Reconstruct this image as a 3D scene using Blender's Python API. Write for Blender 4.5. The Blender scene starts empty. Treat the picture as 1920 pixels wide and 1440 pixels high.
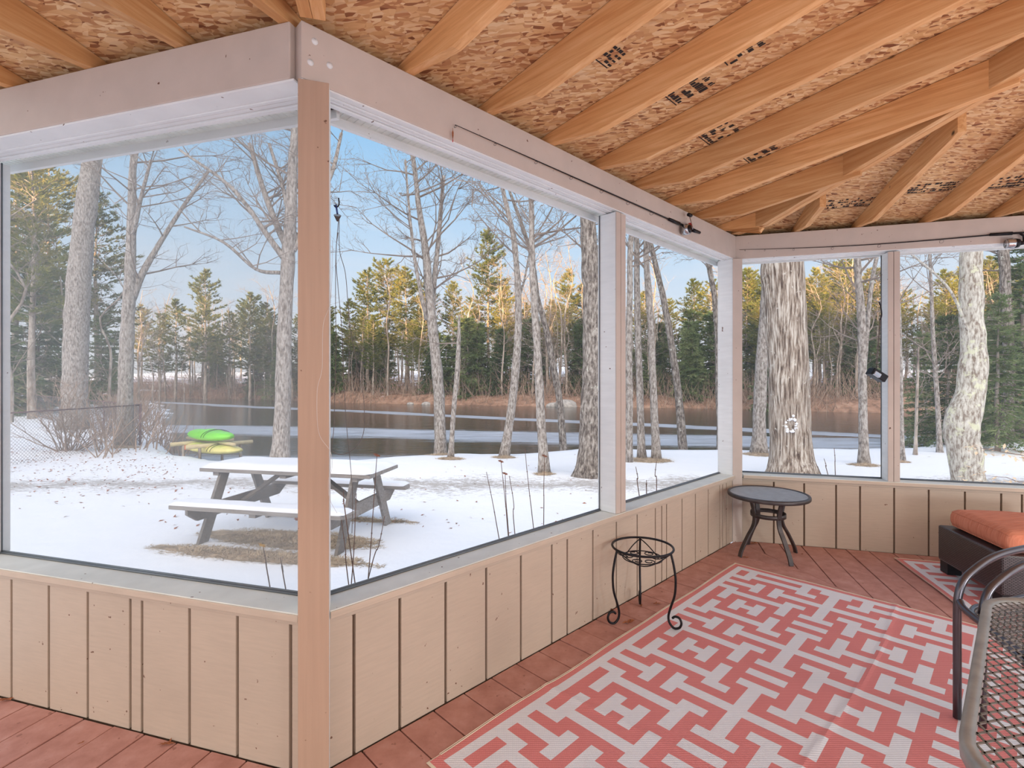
import bpy, bmesh, math, random
from mathutils import Vector, Matrix, noise
R = random.Random(7)
SC = bpy.context.scene
COL = SC.collection
rad = math.radians
# ------------------------------------------------------------------ measures
F, HY, H = 941.0, 710.5, 1.294            # focal length in pixels, horizon row, eye height above the deck
def az(a): return Vector((math.sin(rad(a)), math.cos(rad(a))))
N1, N2 = az(16.06), az(-44.53)            # outward normals: left and far walls / centre wall
D2, U1 = az(45.47), az(106.06)            # along the centre wall (away) / along left and far walls (right)
CL, CM, CF = 1.387, 1.611, 4.364          # distances of the wall faces
P1 = Vector((-.642, 1.628)); P2 = Vector((1.794, 4.024))
ZBT, ZBB, ZST = 2.439, 2.2515, .5306      # header top, header bottom, sill top
Z0, ZB, SL = 2.4945, 2.337, .1438         # roof deck at the wall, rafter underside, slope
GZ, WZ = -.62, -1.06                      # yard, river
def ray(px): return Vector(((px - 960) / F, 1.0))
def hit(px, n, c):
    r = ray(px); return r * (c / n.dot(r))
def at(px, py, Y): return Vector(((px - 960) / F * Y, Y, H - (py - HY) / F * Y))
def ground(px, py, z=0.0):
    Y = F * (H - z) / (py - HY); return Vector(((px - 960) / F * Y, Y, z))

# ------------------------------------------------------------------ scene helpers
def tag(o, label=None, cat=None, group=None, kind=None):
    if label: o['label'] = label
    if cat: o['category'] = cat
    if group: o['group'] = group
    if kind: o['kind'] = kind
    return o
def empty(name, loc=(0, 0, 0), label=None, cat=None, group=None, rz=0):
    o = bpy.data.objects.new(name, None); COL.objects.link(o); o.empty_display_size = .1
    o.location = loc; o.rotation_euler = (0, 0, rz)
    return tag(o, label, cat, group)
class MB:
    def __init__(s): s.v = []; s.f = []; s.m = []; s.mi = 0; s.smooth = set()
    def add(s, vs, fs, sm=False):
        b = len(s.v); s.v += [tuple(x) for x in vs]
        for f in fs:
            if sm: s.smooth.add(len(s.f))
            s.f.append([b + i for i in f]); s.m.append(s.mi)
    def box(s, c, d, rz=0, M=None):
        x, y, z = d[0] / 2, d[1] / 2, d[2] / 2
        vs = [Vector((sx * x, sy * y, sz * z)) for sz in (-1, 1) for sy in (-1, 1) for sx in (-1, 1)]
        m = M if M else Matrix.Rotation(rz, 4, 'Z')
        vs = [m @ v + Vector(c) for v in vs]
        s.add(vs, [(0, 2, 3, 1), (4, 5, 7, 6), (0, 1, 5, 4), (2, 6, 7, 3), (0, 4, 6, 2), (1, 3, 7, 5)])
    def slab(s, poly, z0, z1):          # horizontal polygon (ccw) extruded
        n = len(poly)
        a = sum(poly[i][0] * poly[(i + 1) % n][1] - poly[(i + 1) % n][0] * poly[i][1] for i in range(n))
        if a < 0: poly = poly[::-1]
        vs = [(p[0], p[1], z0) for p in poly] + [(p[0], p[1], z1) for p in poly]
        s.add(vs, [tuple(range(n))[::-1], tuple(range(n, 2 * n))] + [(i, (i + 1) % n, n + (i + 1) % n, n + i) for i in range(n)])
    def tube(s, pts, r, sides=6, cap=True, closed=False):
        pts = [Vector(p) for p in pts]; n = len(pts)
        rs = r if isinstance(r, (list, tuple)) else [r] * n
        t0 = (pts[1] - pts[0]).normalized()
        up = Vector((0, 0, 1)) if abs(t0.z) < .9 else Vector((1, 0, 0))
        u = t0.cross(up).normalized(); vs = []
        for i in range(n):
            if closed: t = (pts[(i + 1) % n] - pts[i - 1])
            else: t = pts[min(i + 1, n - 1)] - pts[max(i - 1, 0)]
            if t.length < 1e-9: t = t0
            t.normalize(); u = u - t * u.dot(t)
            if u.length < 1e-6: u = t.orthogonal()
            u.normalize(); w = t.cross(u)
            for k in range(sides):
                a = 2 * math.pi * k / sides
                vs.append(pts[i] + (u * math.cos(a) + w * math.sin(a)) * rs[i])
        fs = []
        for i in range(n if closed else n - 1):
            j = (i + 1) % n
            for k in range(sides):
                l = (k + 1) % sides
                fs.append((i * sides + k, i * sides + l, j * sides + l, j * sides + k))
        if cap and not closed and sides > 2:
            fs.append(tuple(range(sides))[::-1]); fs.append(tuple((n - 1) * sides + k for k in range(sides)))
        s.add(vs, fs, sides > 4)
    def strip(s, pts, side, w, th):      # flat bar: width w along 'side', thickness th
        pts = [Vector(p) for p in pts]; side = Vector(side).normalized(); n = len(pts); vs = []
        for i in range(n):
            t = (pts[min(i + 1, n - 1)] - pts[max(i - 1, 0)]).normalized(); nn = t.cross(side).normalized()
            for a, b in ((-1, -1), (1, -1), (1, 1), (-1, 1)): vs.append(pts[i] + side * a * w / 2 + nn * b * th / 2)
        fs = [(i * 4 + k, i * 4 + (k + 1) % 4, i * 4 + 4 + (k + 1) % 4, i * 4 + 4 + k) for i in range(n - 1) for k in range(4)]
        s.add(vs, fs + [(3, 2, 1, 0), tuple(4 * n - 4 + k for k in range(4))])
    def lathe(s, prof, c=(0, 0, 0), seg=24):
        n = len(prof); vs = [(c[0] + r * math.cos(2 * math.pi * k / seg), c[1] + r * math.sin(2 * math.pi * k / seg), c[2] + z) for r, z in prof for k in range(seg)]
        s.add(vs, [(i * seg + k, i * seg + (k + 1) % seg, (i + 1) * seg + (k + 1) % seg, (i + 1) * seg + k) for i in range(n - 1) for k in range(seg)], True)
    def obj(s, name, mat, parent=None, M=None, bevel=0):
        me = bpy.data.meshes.new(name); me.from_pydata(s.v, [], s.f)
        for m in (mat if isinstance(mat, (list, tuple)) else [mat]): me.materials.append(m)
        me.polygons.foreach_set('material_index', s.m)
        me.polygons.foreach_set('use_smooth', [i in s.smooth for i in range(len(s.f))])
        me.validate(); me.update()
        o = bpy.data.objects.new(name, me); COL.objects.link(o)
        if M is not None: o.matrix_world = M
        if parent: o.parent = parent
        if bevel:
            b = o.modifiers.new('bevel', 'BEVEL'); b.width = bevel; b.segments = 2; b.limit_method = 'ANGLE'
        return o
def copy_tree(o, parent=None):
    c = o.copy(); COL.objects.link(c); c.parent = parent
    for ch in list(o.children): copy_tree(ch, c)
    return c
def clip(poly, n, c):                     # keep points with n.p <= c
    out = []
    for i in range(len(poly)):
        a, b = poly[i], poly[(i + 1) % len(poly)]
        da, db = n.dot(a) - c, n.dot(b) - c
        if da <= 0: out.append(a)
        if (da < 0 < db) or (db < 0 < da): out.append(a + (b - a) * (da / (da - db)))
    return out
def v3(p, z): return Vector((p[0], p[1], z))
def bez(p, n=8):                          # smooth curve through points
    P = [Vector(x) for x in p]; P = [P[0] * 2 - P[1]] + P + [P[-1] * 2 - P[-2]]; out = []
    for i in range(1, len(P) - 2):
        for k in range(n):
            t = k / n; a, b, c, d = P[i - 1:i + 3]
            out.append(.5 * ((2 * b) + (c - a) * t + (2 * a - 5 * b + 4 * c - d) * t * t + (3 * b - a - 3 * c + d) * t ** 3))
    return out + [P[-2]]

# ------------------------------------------------------------------ materials
def srgb(c):
    f = lambda x: x / 12.92 if x <= .04045 else ((x + .055) / 1.055) ** 2.4
    return tuple(f(x / 255) for x in c) + (1,)
class NT:
    def __init__(s, name):
        s.m = bpy.data.materials.new(name); s.m.use_nodes = True; s.t = s.m.node_tree
        s.b = s.t.nodes['Principled BSDF']; s.out = s.t.nodes['Material Output']
    def n(s, typ, **kw):
        x = s.t.nodes.new(typ)
        for k, v in kw.items():
            if k in x.inputs: x.inputs[k].default_value = v
            else: setattr(x, k, v)
        return x
    def l(s, a, b): s.t.links.new(a, b)
    def coord(s, scale=(1, 1, 1), rot=(0, 0, 0), which='Object', src=None):
        if src is None: src = s.n('ShaderNodeTexCoord').outputs[which]
        m = s.n('ShaderNodeMapping'); m.inputs['Scale'].default_value = scale; m.inputs['Rotation'].default_value = rot
        s.l(src, m.inputs['Vector']); return m.outputs[0]
    def noise(s, vec, scale, detail=4, rough=.55, out='Fac', dist=0):
        x = s.n('ShaderNodeTexNoise', Scale=scale, Detail=detail, Roughness=rough, Distortion=dist); s.l(vec, x.inputs['Vector']); return x.outputs[out]
    def ramp(s, fac, stops, interp='LINEAR'):
        x = s.n('ShaderNodeValToRGB'); x.color_ramp.interpolation = interp; e = x.color_ramp.elements
        while len(e) < len(stops): e.new(.5)
        for i, (p, c) in enumerate(stops):
            e[i].position = p; e[i].color = c if len(c) == 4 else srgb(c)
        s.l(fac, x.inputs[0]); return x.outputs[0]
    def mix(s, fac, a, b, typ='MIX'):
        x = s.n('ShaderNodeMix', data_type='RGBA', blend_type=typ)
        for sock, v in ((0, fac), (6, a), (7, b)):
            if hasattr(v, 'links') or hasattr(v, 'is_linked'): s.l(v, x.inputs[sock])
            else: x.inputs[sock].default_value = v if sock == 0 else (v if len(v) == 4 else srgb(v))
        return x.outputs[2]
    def math(s, op, a, b=0.0):
        x = s.n('ShaderNodeMath', operation=op)
        for i, v in enumerate((a, b)):
            if hasattr(v, 'is_linked'): s.l(v, x.inputs[i])
            else: x.inputs[i].default_value = v
        return x.outputs[0]
    def bump(s, h, strength=.3, dist=.01):
        x = s.n('ShaderNodeBump', Strength=strength, Distance=dist); s.l(h, x.inputs['Height']); s.l(x.outputs[0], s.b.inputs['Normal'])
    def col(s, c, rough=.6, metal=0, spec=.5):
        if hasattr(c, 'is_linked'): s.l(c, s.b.inputs['Base Color'])
        else: s.b.inputs['Base Color'].default_value = srgb(c)
        s.b.inputs['Roughness'].default_value = rough; s.b.inputs['Metallic'].default_value = metal
        s.b.inputs['Specular IOR Level'].default_value = spec
        return s.m
BW = ((0, (0, 0, 0, 1)), (1, (1, 1, 1, 1)))
def simple(name, c, rough=.6, metal=0, var=.06, scale=8, spec=.5, bump=0):
    t = NT(name); v = t.coord(); f = t.noise(v, scale)
    a = tuple(min(255, x * (1 + var)) for x in c); b = tuple(x * (1 - var) for x in c)
    m = t.col(t.ramp(f, ((.3, b), (.7, a))), rough, metal, spec)
    if bump: t.bump(t.noise(v, scale * 6), bump, .004)
    return m
def paint(name, c, grain=(3, 3, 60), spots=True, var=.03):
    t = NT(name); v = t.coord(); f = t.noise(t.coord(grain), 1.6, 5)
    a = tuple(min(255, x * (1 + var)) for x in c); b = tuple(x * (1 - var) for x in c)
    k = t.ramp(f, ((.3, b), (.7, a)))
    if spots:
        s_ = t.ramp(t.noise(v, 38, 2, .5), ((.735, (0, 0, 0, 1)), (.76, (1, 1, 1, 1))))
        k = t.mix(s_, k, (105, 70, 52))
        d = t.ramp(t.noise(v, 2.2, 3, .5), ((.45, (0, 0, 0, 1)), (.8, (.35, .35, .35, 1))))
        k = t.mix(d, k, tuple(x * .86 for x in c))
    t.col(k, .62, 0, .35); t.bump(f, .08, .003); return t.m
M = {}
M['beam'] = paint('pinkish beige paint', (200, 185, 174), (7, 7, 7), var=.015)
M['post'] = paint('tan post paint', (184, 154, 132), (50, 50, 1.5), var=.02)
M['panel'] = paint('beige siding paint', (192, 174, 156), (7, 7, 70), var=.02)
M['white'] = paint('white trim paint', (230, 231, 230), (4, 4, 30), True, .02)
M['sill'] = paint('grey green sill paint', (224, 224, 216), (5, 5, 40))
M['lip'] = paint('beige sill lip paint', (196, 178, 160), (5, 5, 40), False)
M['dark'] = simple('dark gap', (52, 38, 30), .9)
M['track'] = simple('screen spline track', (105, 112, 118), .5, .3)
M['soffit'] = simple('vinyl soffit', (226, 230, 222), .5)
def wood_mat(name, cols, rough=.65):
    t = NT(name); oi = t.n('ShaderNodeObjectInfo'); tc = t.n('ShaderNodeTexCoord')
    add = t.n('ShaderNodeVectorMath', operation='ADD'); t.l(tc.outputs['Object'], add.inputs[0])
    sc_ = t.n('ShaderNodeVectorMath', operation='SCALE'); sc_.inputs['Scale'].default_value = 13.7
    cmb = t.n('ShaderNodeCombineXYZ')
    for i in range(3): t.l(oi.outputs['Random'], cmb.inputs[i])
    t.l(cmb.outputs[0], sc_.inputs[0]); t.l(sc_.outputs[0], add.inputs[1])
    v = add.outputs[0]; g = t.coord((1.2, 22, 26), src=v)
    n1 = t.noise(g, 2.2, 6, .6, dist=.6); n2 = t.noise(t.coord((1, 3, 3), src=v), 1.6, 3)
    base = t.ramp(n1, ((.25, cols[0]), (.5, cols[1]), (.75, cols[2])))
    base = t.mix(t.ramp(n2, ((.4, (0, 0, 0, 1)), (.75, (.5, .5, .5, 1)))), base, cols[3])
    vo = t.n('ShaderNodeTexVoronoi', Scale=3.4); t.l(t.coord((1, 1.4, 1.4), src=v), vo.inputs['Vector'])
    base = t.mix(t.ramp(vo.outputs['Distance'], ((.035, (1, 1, 1, 1)), (.075, (0, 0, 0, 1)))), base, tuple(x * .45 for x in cols[0]))
    hs = t.n('ShaderNodeHueSaturation'); t.l(base, hs.inputs['Color'])
    vv = t.math('ADD', t.math('MULTIPLY', oi.outputs['Random'], .3), .86); t.l(vv, hs.inputs['Value'])
    t.col(hs.outputs[0], rough, 0, .3); t.bump(n1, .15, .003); return t.m
M['rafter'] = wood_mat('spruce framing lumber', ((190, 132, 80), (216, 164, 110), (232, 190, 142), (202, 142, 88)))
M['grey'] = wood_mat('weathered grey lumber', ((112, 108, 106), (138, 133, 130), (160, 156, 152), (124, 112, 100)), .85)
def osb():
    t = NT('strand board sheathing'); outs = []
    for i, (rz, sx, sy) in enumerate(((.3, 18, 84), (1.35, 21, 74), (2.2, 16, 88), (-.5, 32, 100))):
        vo = t.n('ShaderNodeTexVoronoi', Scale=1.0, Randomness=1.0)
        d = t.n('ShaderNodeVectorMath', operation='ADD'); w = t.coord((1, 1, 1))
        t.l(w, d.inputs[0]); nn = t.n('ShaderNodeTexNoise', Scale=5.0 + i); t.l(w, nn.inputs['Vector'])
        s2 = t.n('ShaderNodeVectorMath', operation='SCALE'); s2.inputs['Scale'].default_value = .06; t.l(nn.outputs['Color'], s2.inputs[0]); t.l(s2.outputs[0], d.inputs[1])
        t.l(t.coord((sx, sy, 3), (0, 0, rz), src=d.outputs[0]), vo.inputs['Vector']); outs.append(vo.outputs['Color'])
    sel = t.n('ShaderNodeTexVoronoi', Scale=26.0); t.l(t.coord((1, 1, 1)), sel.inputs['Vector'])
    sp = t.n('ShaderNodeSeparateColor'); t.l(sel.outputs['Color'], sp.inputs[0]); c = outs[0]
    for i in (1, 2, 3):
        c = t.mix(t.math('GREATER_THAN', sp.outputs[0], i * .27), c, outs[i])
    s3 = t.n('ShaderNodeSeparateColor'); t.l(c, s3.inputs[0])
    k = t.ramp(s3.outputs[0], ((0, (126, 80, 56)), (.1, (184, 132, 92)), (.35, (214, 170, 120)), (.6, (228, 188, 138)), (.85, (242, 214, 170)), (1, (190, 138, 96))))
    big = t.ramp(t.noise(t.coord(), 2.5, 4), ((.4, (0, 0, 0, 1)), (.8, (.45, .45, .45, 1))))
    k = t.mix(big, k, (176, 112, 66)); t.col(k, .7, 0, .25); t.bump(s3.outputs[1], .35, .004); return t.m
M['osb'] = osb()
M['ink'] = simple('black ink stamp', (38, 34, 34), .8)
def deck():
    t = NT('red brown deck stain'); g = t.ramp(t.noise(t.coord((4, 4, 4)), 3, 6, .6), ((.3, (170, 118, 106)), (.55, (188, 136, 124)), (.8, (200, 154, 144))))
    cr = t.ramp(t.noise(t.coord((30, 30, 2), (0, 0, 0)), 1, 3), ((.66, (0, 0, 0, 1)), (.7, (.6, .6, .6, 1))))
    k = t.mix(cr, g, (128, 82, 70)); t.col(k, .6, 0, .4); t.bump(t.noise(t.coord((9, 9, 9)), 5, 6), .25, .004); return t.m
M['deck'] = deck()
def weave(name, c, c2):
    t = NT(name); w1 = t.n('ShaderNodeTexWave', Scale=1.0, wave_type='BANDS', bands_direction='X'); t.l(t.coord((75, 1, 1)), w1.inputs['Vector'])
    w2 = t.n('ShaderNodeTexWave', Scale=1.0, bands_direction='Y'); t.l(t.coord((1, 32, 1)), w2.inputs['Vector'])
    m = t.math('MULTIPLY', w1.outputs['Fac'], w2.outputs['Fac'])
    k = t.mix(t.ramp(m, ((.0, (0, 0, 0, 1)), (.25, (1, 1, 1, 1)))), c2, c)
    k = t.mix(t.ramp(t.noise(t.coord(), 6, 4), ((.4, (0, 0, 0, 1)), (.8, (.25, .25, .25, 1)))), k, c2)
    t.col(k, .55, 0, .4); t.bump(m, .4, .003); return t.m
M['coral'] = weave('coral woven plastic', (232, 148, 144), (204, 112, 110))
M['rugwhite'] = weave('white woven plastic', (242, 242, 245), (212, 212, 220))
M['cream'] = simple('cream binding tape', (222, 212, 190), .6)
M['black'] = simple('black iron', (34, 32, 35), .4, .6, .1, 20)
M['bronze'] = simple('dark bronze metal', (76, 70, 70), .42, .5, .1, 20)
M['greymetal'] = simple('grey powder coated metal', (150, 150, 148), .4, .25, .08, 20)
M['slat'] = simple('pale grey slats', (176, 180, 184), .55, 0, .05, 20)
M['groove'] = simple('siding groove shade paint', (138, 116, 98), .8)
M['tubemetal'] = simple('gunmetal tube', (96, 92, 98), .28, .8, .06, 9)
M['meshmetal'] = simple('expanded metal mesh', (128, 127, 124), .45, .3, .1, 30)
def fabric():
    t = NT('terracotta fabric'); f = t.noise(t.coord((3, 30, 3)), 3, 3); t.col(t.ramp(f, ((.3, (196, 116, 88)), (.7, (216, 142, 114)))), .85, 0, .2)
    t.bump(f, .5, .01); return t.m
M['fabric'] = fabric()
def wicker():
    t = NT('dark brown wicker'); br = t.n('ShaderNodeTexBrick', Scale=1.0); br.inputs['Mortar Size'].default_value = .09
    br.inputs['Color1'].default_value = srgb((112, 100, 106)); br.inputs['Color2'].default_value = srgb((84, 74, 80)); br.inputs['Mortar'].default_value = srgb((24, 18, 20))
    t.l(t.n('ShaderNodeTexCoord').outputs['UV'], br.inputs['Vector']); t.col(br.outputs['Color'], .35, 0, .6); t.bump(br.outputs['Fac'], -1.0, .01); return t.m
M['wicker'] = wicker()
M['cord'] = simple('grey cord', (96, 88, 84), .6)
M['line'] = simple('clear fishing line', (206, 200, 196), .3)
M['blue'] = simple('blue carabiner', (40, 62, 120), .35, .3)
M['red'] = simple('red anodised part', (190, 30, 40), .4, .3)
M['silver'] = simple('silver reel part', (190, 190, 192), .25, .9)
M['leaf'] = simple('dry oak leaf', (150, 88, 54), .8, 0, .2, 30)
M['yleaf'] = simple('yellow dead leaf', (206, 160, 60), .8, 0, .2, 30)
def screen(name, a, c=(214, 216, 216)):
    t = NT(name); tr = t.n('ShaderNodeBsdfTransparent'); d = t.n('ShaderNodeBsdfDiffuse', Color=srgb(c)); tl = t.n('ShaderNodeBsdfTranslucent', Color=srgb(c))
    mx = t.n('ShaderNodeMixShader', Fac=.6); t.l(d.outputs[0], mx.inputs[1]); t.l(tl.outputs[0], mx.inputs[2])
    w1 = t.n('ShaderNodeTexWave', Scale=1.0, bands_direction='X'); t.l(t.coord((260, 260, 1)), w1.inputs['Vector'])
    w2 = t.n('ShaderNodeTexWave', Scale=1.0, bands_direction='Z'); t.l(t.coord((1, 1, 260)), w2.inputs['Vector'])
    g = t.math('MAXIMUM', w1.outputs['Fac'], w2.outputs['Fac'])
    fac = t.math('MULTIPLY', t.math('POWER', g, 2.0), a * 1.9)
    m2 = t.n('ShaderNodeMixShader'); t.l(fac, m2.inputs[0]); t.l(tr.outputs[0], m2.inputs[1]); t.l(mx.outputs[0], m2.inputs[2]); t.l(m2.outputs[0], t.out.inputs[0]); return t.m
M['screenL'] = screen('insect screen grey', .27, (205, 208, 206)); M['screenM'] = screen('insect screen fine', .07); M['screenR'] = screen('insect screen light', .09)
def snow():
    t = NT('snow with gritty track'); tc = t.n('ShaderNodeTexCoord').outputs['Object']; sp = t.n('ShaderNodeSeparateXYZ'); t.l(tc, sp.inputs[0])
    wob = t.math('MULTIPLY', t.math('SUBTRACT', t.noise(tc, .5, 3), .5), 2.2)
    y = t.math('ADD', sp.outputs[1], wob)
    band = t.math('SUBTRACT', 1.0, t.math('MULTIPLY', t.math('ABSOLUTE', t.math('SUBTRACT', y, 9.05)), .95))
    grit = t.noise(t.coord((1.0, 2.2, 1)), 9, 8, .8)
    m = t.ramp(t.math('ADD', t.math('MULTIPLY', band, .24), grit), ((.62, (0, 0, 0, 1)), (.71, (.75, .75, .75, 1))))
    sparse = t.ramp(t.noise(tc, 3.2, 5, .65), ((.67, (0, 0, 0, 1)), (.71, (.55, .55, .55, 1))))
    k = t.mix(m, (244, 246, 252), (150, 140, 130)); 
    far = t.math('MULTIPLY', sparse, t.ramp(t.math('MULTIPLY', sp.outputs[1], .05), ((.46, (0, 0, 0, 1)), (.56, (1, 1, 1, 1)))))
    k = t.mix(far, k, (160, 142, 124)); t.col(k, .8, 0, .2); t.bump(t.noise(tc, 2.5, 6), .35, .08); return t.m
M['snow'] = snow(); M['snowcap'] = simple('settled snow', (243, 245, 252), .8, 0, .01, 5, .2, .3)
def bank():
    t = NT('leaf litter and snow patches'); tc = t.n('ShaderNodeTexCoord').outputs['Object']; sp = t.n('ShaderNodeSeparateXYZ'); t.l(tc, sp.inputs[0])
    lit = t.ramp(t.noise(tc, 1.5, 8, .7), ((.3, (92, 76, 66)), (.5, (150, 118, 100)), (.75, (182, 156, 138))))
    h = t.math('ADD', t.math('MULTIPLY', sp.outputs[2], .10), t.noise(t.coord((.25, 1, 1)), .8, 6, .65))
    k = t.mix(t.ramp(h, ((.60, (0, 0, 0, 1)), (.66, (1, 1, 1, 1)))), lit, (232, 236, 246)); t.col(k, .9, 0, .1); return t.m
M['bank'] = bank()
def river():
    t = NT('dark river with drifting ice'); tc = t.n('ShaderNodeTexCoord').outputs['Object']
    sp = t.n('ShaderNodeSeparateXYZ'); t.l(tc, sp.inputs[0]); X, Y = sp.outputs[0], sp.outputs[1]
    fine = t.noise(t.coord((.3, 3.4, 1)), 1.6, 8, .82); wob = t.math('MULTIPLY', t.math('SUBTRACT', t.noise(t.coord((.06, .2, 1)), 1.0, 3), .5), 3.0)
    def band(slope, c, hw, k):
        v = t.math('ADD', t.math('ADD', Y, t.math('MULTIPLY', X, slope)), wob)
        d = t.math('DIVIDE', t.math('ABSOLUTE', t.math('SUBTRACT', v, c)), hw)
        return t.math('MULTIPLY', t.math('MAXIMUM', t.math('SUBTRACT', 1.25, d), 0.0), k)
    b_ = t.math('MAXIMUM', t.math('MAXIMUM', band(.586, 29.6, 1.5, .62), band(.2, 20.6, 2.6, .62)), band(.1, 14.2, 1.6, .45))
    m = t.ramp(t.math('ADD', t.math('MINIMUM', b_, .46), t.math('MULTIPLY', fine, .85)), ((.66, (0, 0, 0, 1)), (.98, (.8, .8, .8, 1))))
    k = t.mix(m, (52, 48, 44), (214, 220, 234)); t.l(k, t.b.inputs['Base Color'])
    t.l(t.ramp(m, ((0, (.08, .08, .08, 1)), (1, (.7, .7, .7, 1)))), t.b.inputs['Roughness']); t.b.inputs['Specular IOR Level'].default_value = .5
    t.bump(t.noise(t.coord((.7, 2.6, 1)), 1.6, 5), .35, .06); return t.m
M['river'] = river()
def bark(name, c1, c2, c3, stretch=(1, 1, .25), sc=14, bumps=.5, lich=(200, 206, 190), la=.62, disp=.02):
    t = NT(name); f = t.noise(t.coord(stretch), sc, 6, .65)
    k = t.ramp(f, ((.38, c1), (.49, c2), (.62, c3)))
    k = t.mix(t.ramp(t.noise(t.coord(), 5, 5, .7), ((la, (0, 0, 0, 1)), (la + .05, (.8, .8, .8, 1)))), k, lich)
    t.col(k, .9, 0, .1); t.bump(f, bumps, disp); return t.m
M['bark_pale'] = bark('pale lichen bark', (112, 104, 98), (156, 148, 142), (188, 182, 177), (1, 1, .35), 26, .6, (206, 210, 198), .66)
M['bark_dark'] = bark('rough dark bark', (82, 74, 70), (128, 119, 112), (172, 165, 158), (1, 1, .3), 24, .8, (206, 206, 196), .62)
M['bark_giant'] = bark('deeply furrowed bark', (88, 72, 62), (158, 142, 128), (218, 210, 200), (1, 1, .07), 30, 1.0, (226, 222, 214), .62, .04)
M['bark_twist'] = bark('blotched pale bark', (132, 118, 106), (182, 176, 166), (214, 211, 202), (1, 1, .3), 26, .8, (216, 218, 188), .55)
M['bark_far'] = bark('grey far bark', (118, 106, 98), (160, 148, 138), (196, 186, 176), (1, 1, .3), 4, 0)
M['twig'] = simple('grey brown twigs', (142, 130, 122), .9, 0, .15, 3, .1)
M['stem'] = simple('dead weed stem', (112, 82, 66), .8, 0, .15, 30, .2)
def needles(name, a, b, c):
    t = NT(name); f = t.noise(t.coord(), .7, 4, .7); oi = t.n('ShaderNodeObjectInfo')
    k = t.ramp(t.math('ADD', f, t.math('MULTIPLY', t.math('SUBTRACT', oi.outputs['Random'], .5), .25)), ((.3, a), (.5, b), (.7, c)))
    t.col(k, .8, 0, .1)
    tl = t.n('ShaderNodeBsdfTranslucent'); t.l(k, tl.inputs[0]); mx = t.n('ShaderNodeMixShader', Fac=.35)
    t.l(t.b.outputs[0], mx.inputs[1]); t.l(tl.outputs[0], mx.inputs[2]); t.l(mx.outputs[0], t.out.inputs[0]); return t.m
M['pine'] = needles('pine needles', (82, 98, 56), (122, 132, 76), (170, 164, 96))
M['hemlock'] = needles('hemlock needles', (74, 94, 62), (112, 134, 88), (154, 166, 118))
M['kgreen'] = simple('lime green plastic', (130, 232, 60), .35, 0, .04); M['kyellow'] = simple('faded yellow plastic', (232, 222, 140), .5, 0, .08)
M['korange'] = simple('orange cloth', (226, 110, 70), .7); M['log'] = simple('peeled log', (206, 190, 150), .8)
M['fence'] = simple('rusty fence steel', (118, 94, 96), .6, .5, .15); M['chain'] = simple('chain link wire', (128, 124, 128), .5, .6)
M['grass'] = simple('dead grass', (158, 140, 120), .95, 0, .25, 14, .1, .6); M['straw'] = simple('straw blades', (190, 172, 148), .9, 0, .2, 6, .1)
M['brush'] = simple('reddish dry brush', (150, 130, 116), .9, 0, .22, 2, .1); M['rock'] = simple('grey boulder', (164, 160, 156), .9, 0, .15, 4, .2, .5)
M['beech'] = simple('pale papery leaf', (236, 208, 176), .8, 0, .1, 9, .1)
M['house'] = simple('house siding', (206, 196, 184), .7); M['lampglass'] = None

# ================================================================== PORCH
AV = 165.77; NV = az(AV - 90); DV = az(AV)           # direction of the hip and valley lines in plan
cv1, cv2 = NV.dot(P1), NV.dot(P2)
BIG = [Vector(p) for p in ((-7, -2.6), (9, -2.6), (9, 9), (-7, 9))]
def region(which, over=0.0):
    p = BIG
    if which == 'c': p = clip(clip(clip(p, -NV, -cv1), NV, cv2), N2, CM + over)
    if which == 'l': p = clip(clip(clip(p, NV, cv1), N1, CL + over), -U1, -U1.dot(P1) + 1.75 + over * .4)
    if which == 'r': p = clip(clip(clip(p, -NV, -cv2), N1, CF + over), U1, U1.dot(P2) + 3.4 + over)
    return p
# --- deck: boards run square to each wall and meet on the hip and valley lines
fl = MB()
for which, d, off in (('l', -U1, .267 - U1.dot(P1)), ('c', D2, 1.004), ('r', U1, .162 + U1.dot(P2))):
    poly = region(which); lo = min(d.dot(q) for q in poly); hi = max(d.dot(q) for q in poly)
    k = math.floor((lo - off) / .152)
    while off + k * .152 < hi:
        a = off + k * .152; b = clip(clip(poly, -d, -(a + .003)), d, a + .149)
        if len(b) > 2:
            dz = R.uniform(-.0015, .0015); cx = sum(b, Vector((0, 0))) / len(b)
            b = [q + (cx - q).normalized() * .0015 for q in b]
            fl.slab(b, -.03, dz)
        k += 1
fo = fl.obj('floor', M['deck'], bevel=.002); tag(fo, 'red-brown painted deck boards mitred along the porch corner', kind='structure')
sub = MB()
for w in 'lcr': sub.slab(region(w), -.2, -.032)
tag(sub.obj('trim_1', M['dark']), 'dark joists under the deck boards', kind='structure')
# --- ceiling
ce = MB()
for w, n, c in (('l', N1, CL), ('c', N2, CM), ('r', N1, CF)):
    p = region(w, .22); k = len(p)
    zs = [Z0 + SL * (c - n.dot(q)) for q in p]
    ce.add([v3(q, z) for q, z in zip(p, zs)] + [v3(q, z + .012) for q, z in zip(p, zs)],
           [tuple(range(k))[::-1], tuple(range(k, 2 * k))] + [(i, (i + 1) % k, k + (i + 1) % k, k + i) for i in range(k)])
tag(ce.obj('ceiling', M['osb']), 'unfinished strand board roof sheathing', kind='structure')
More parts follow.
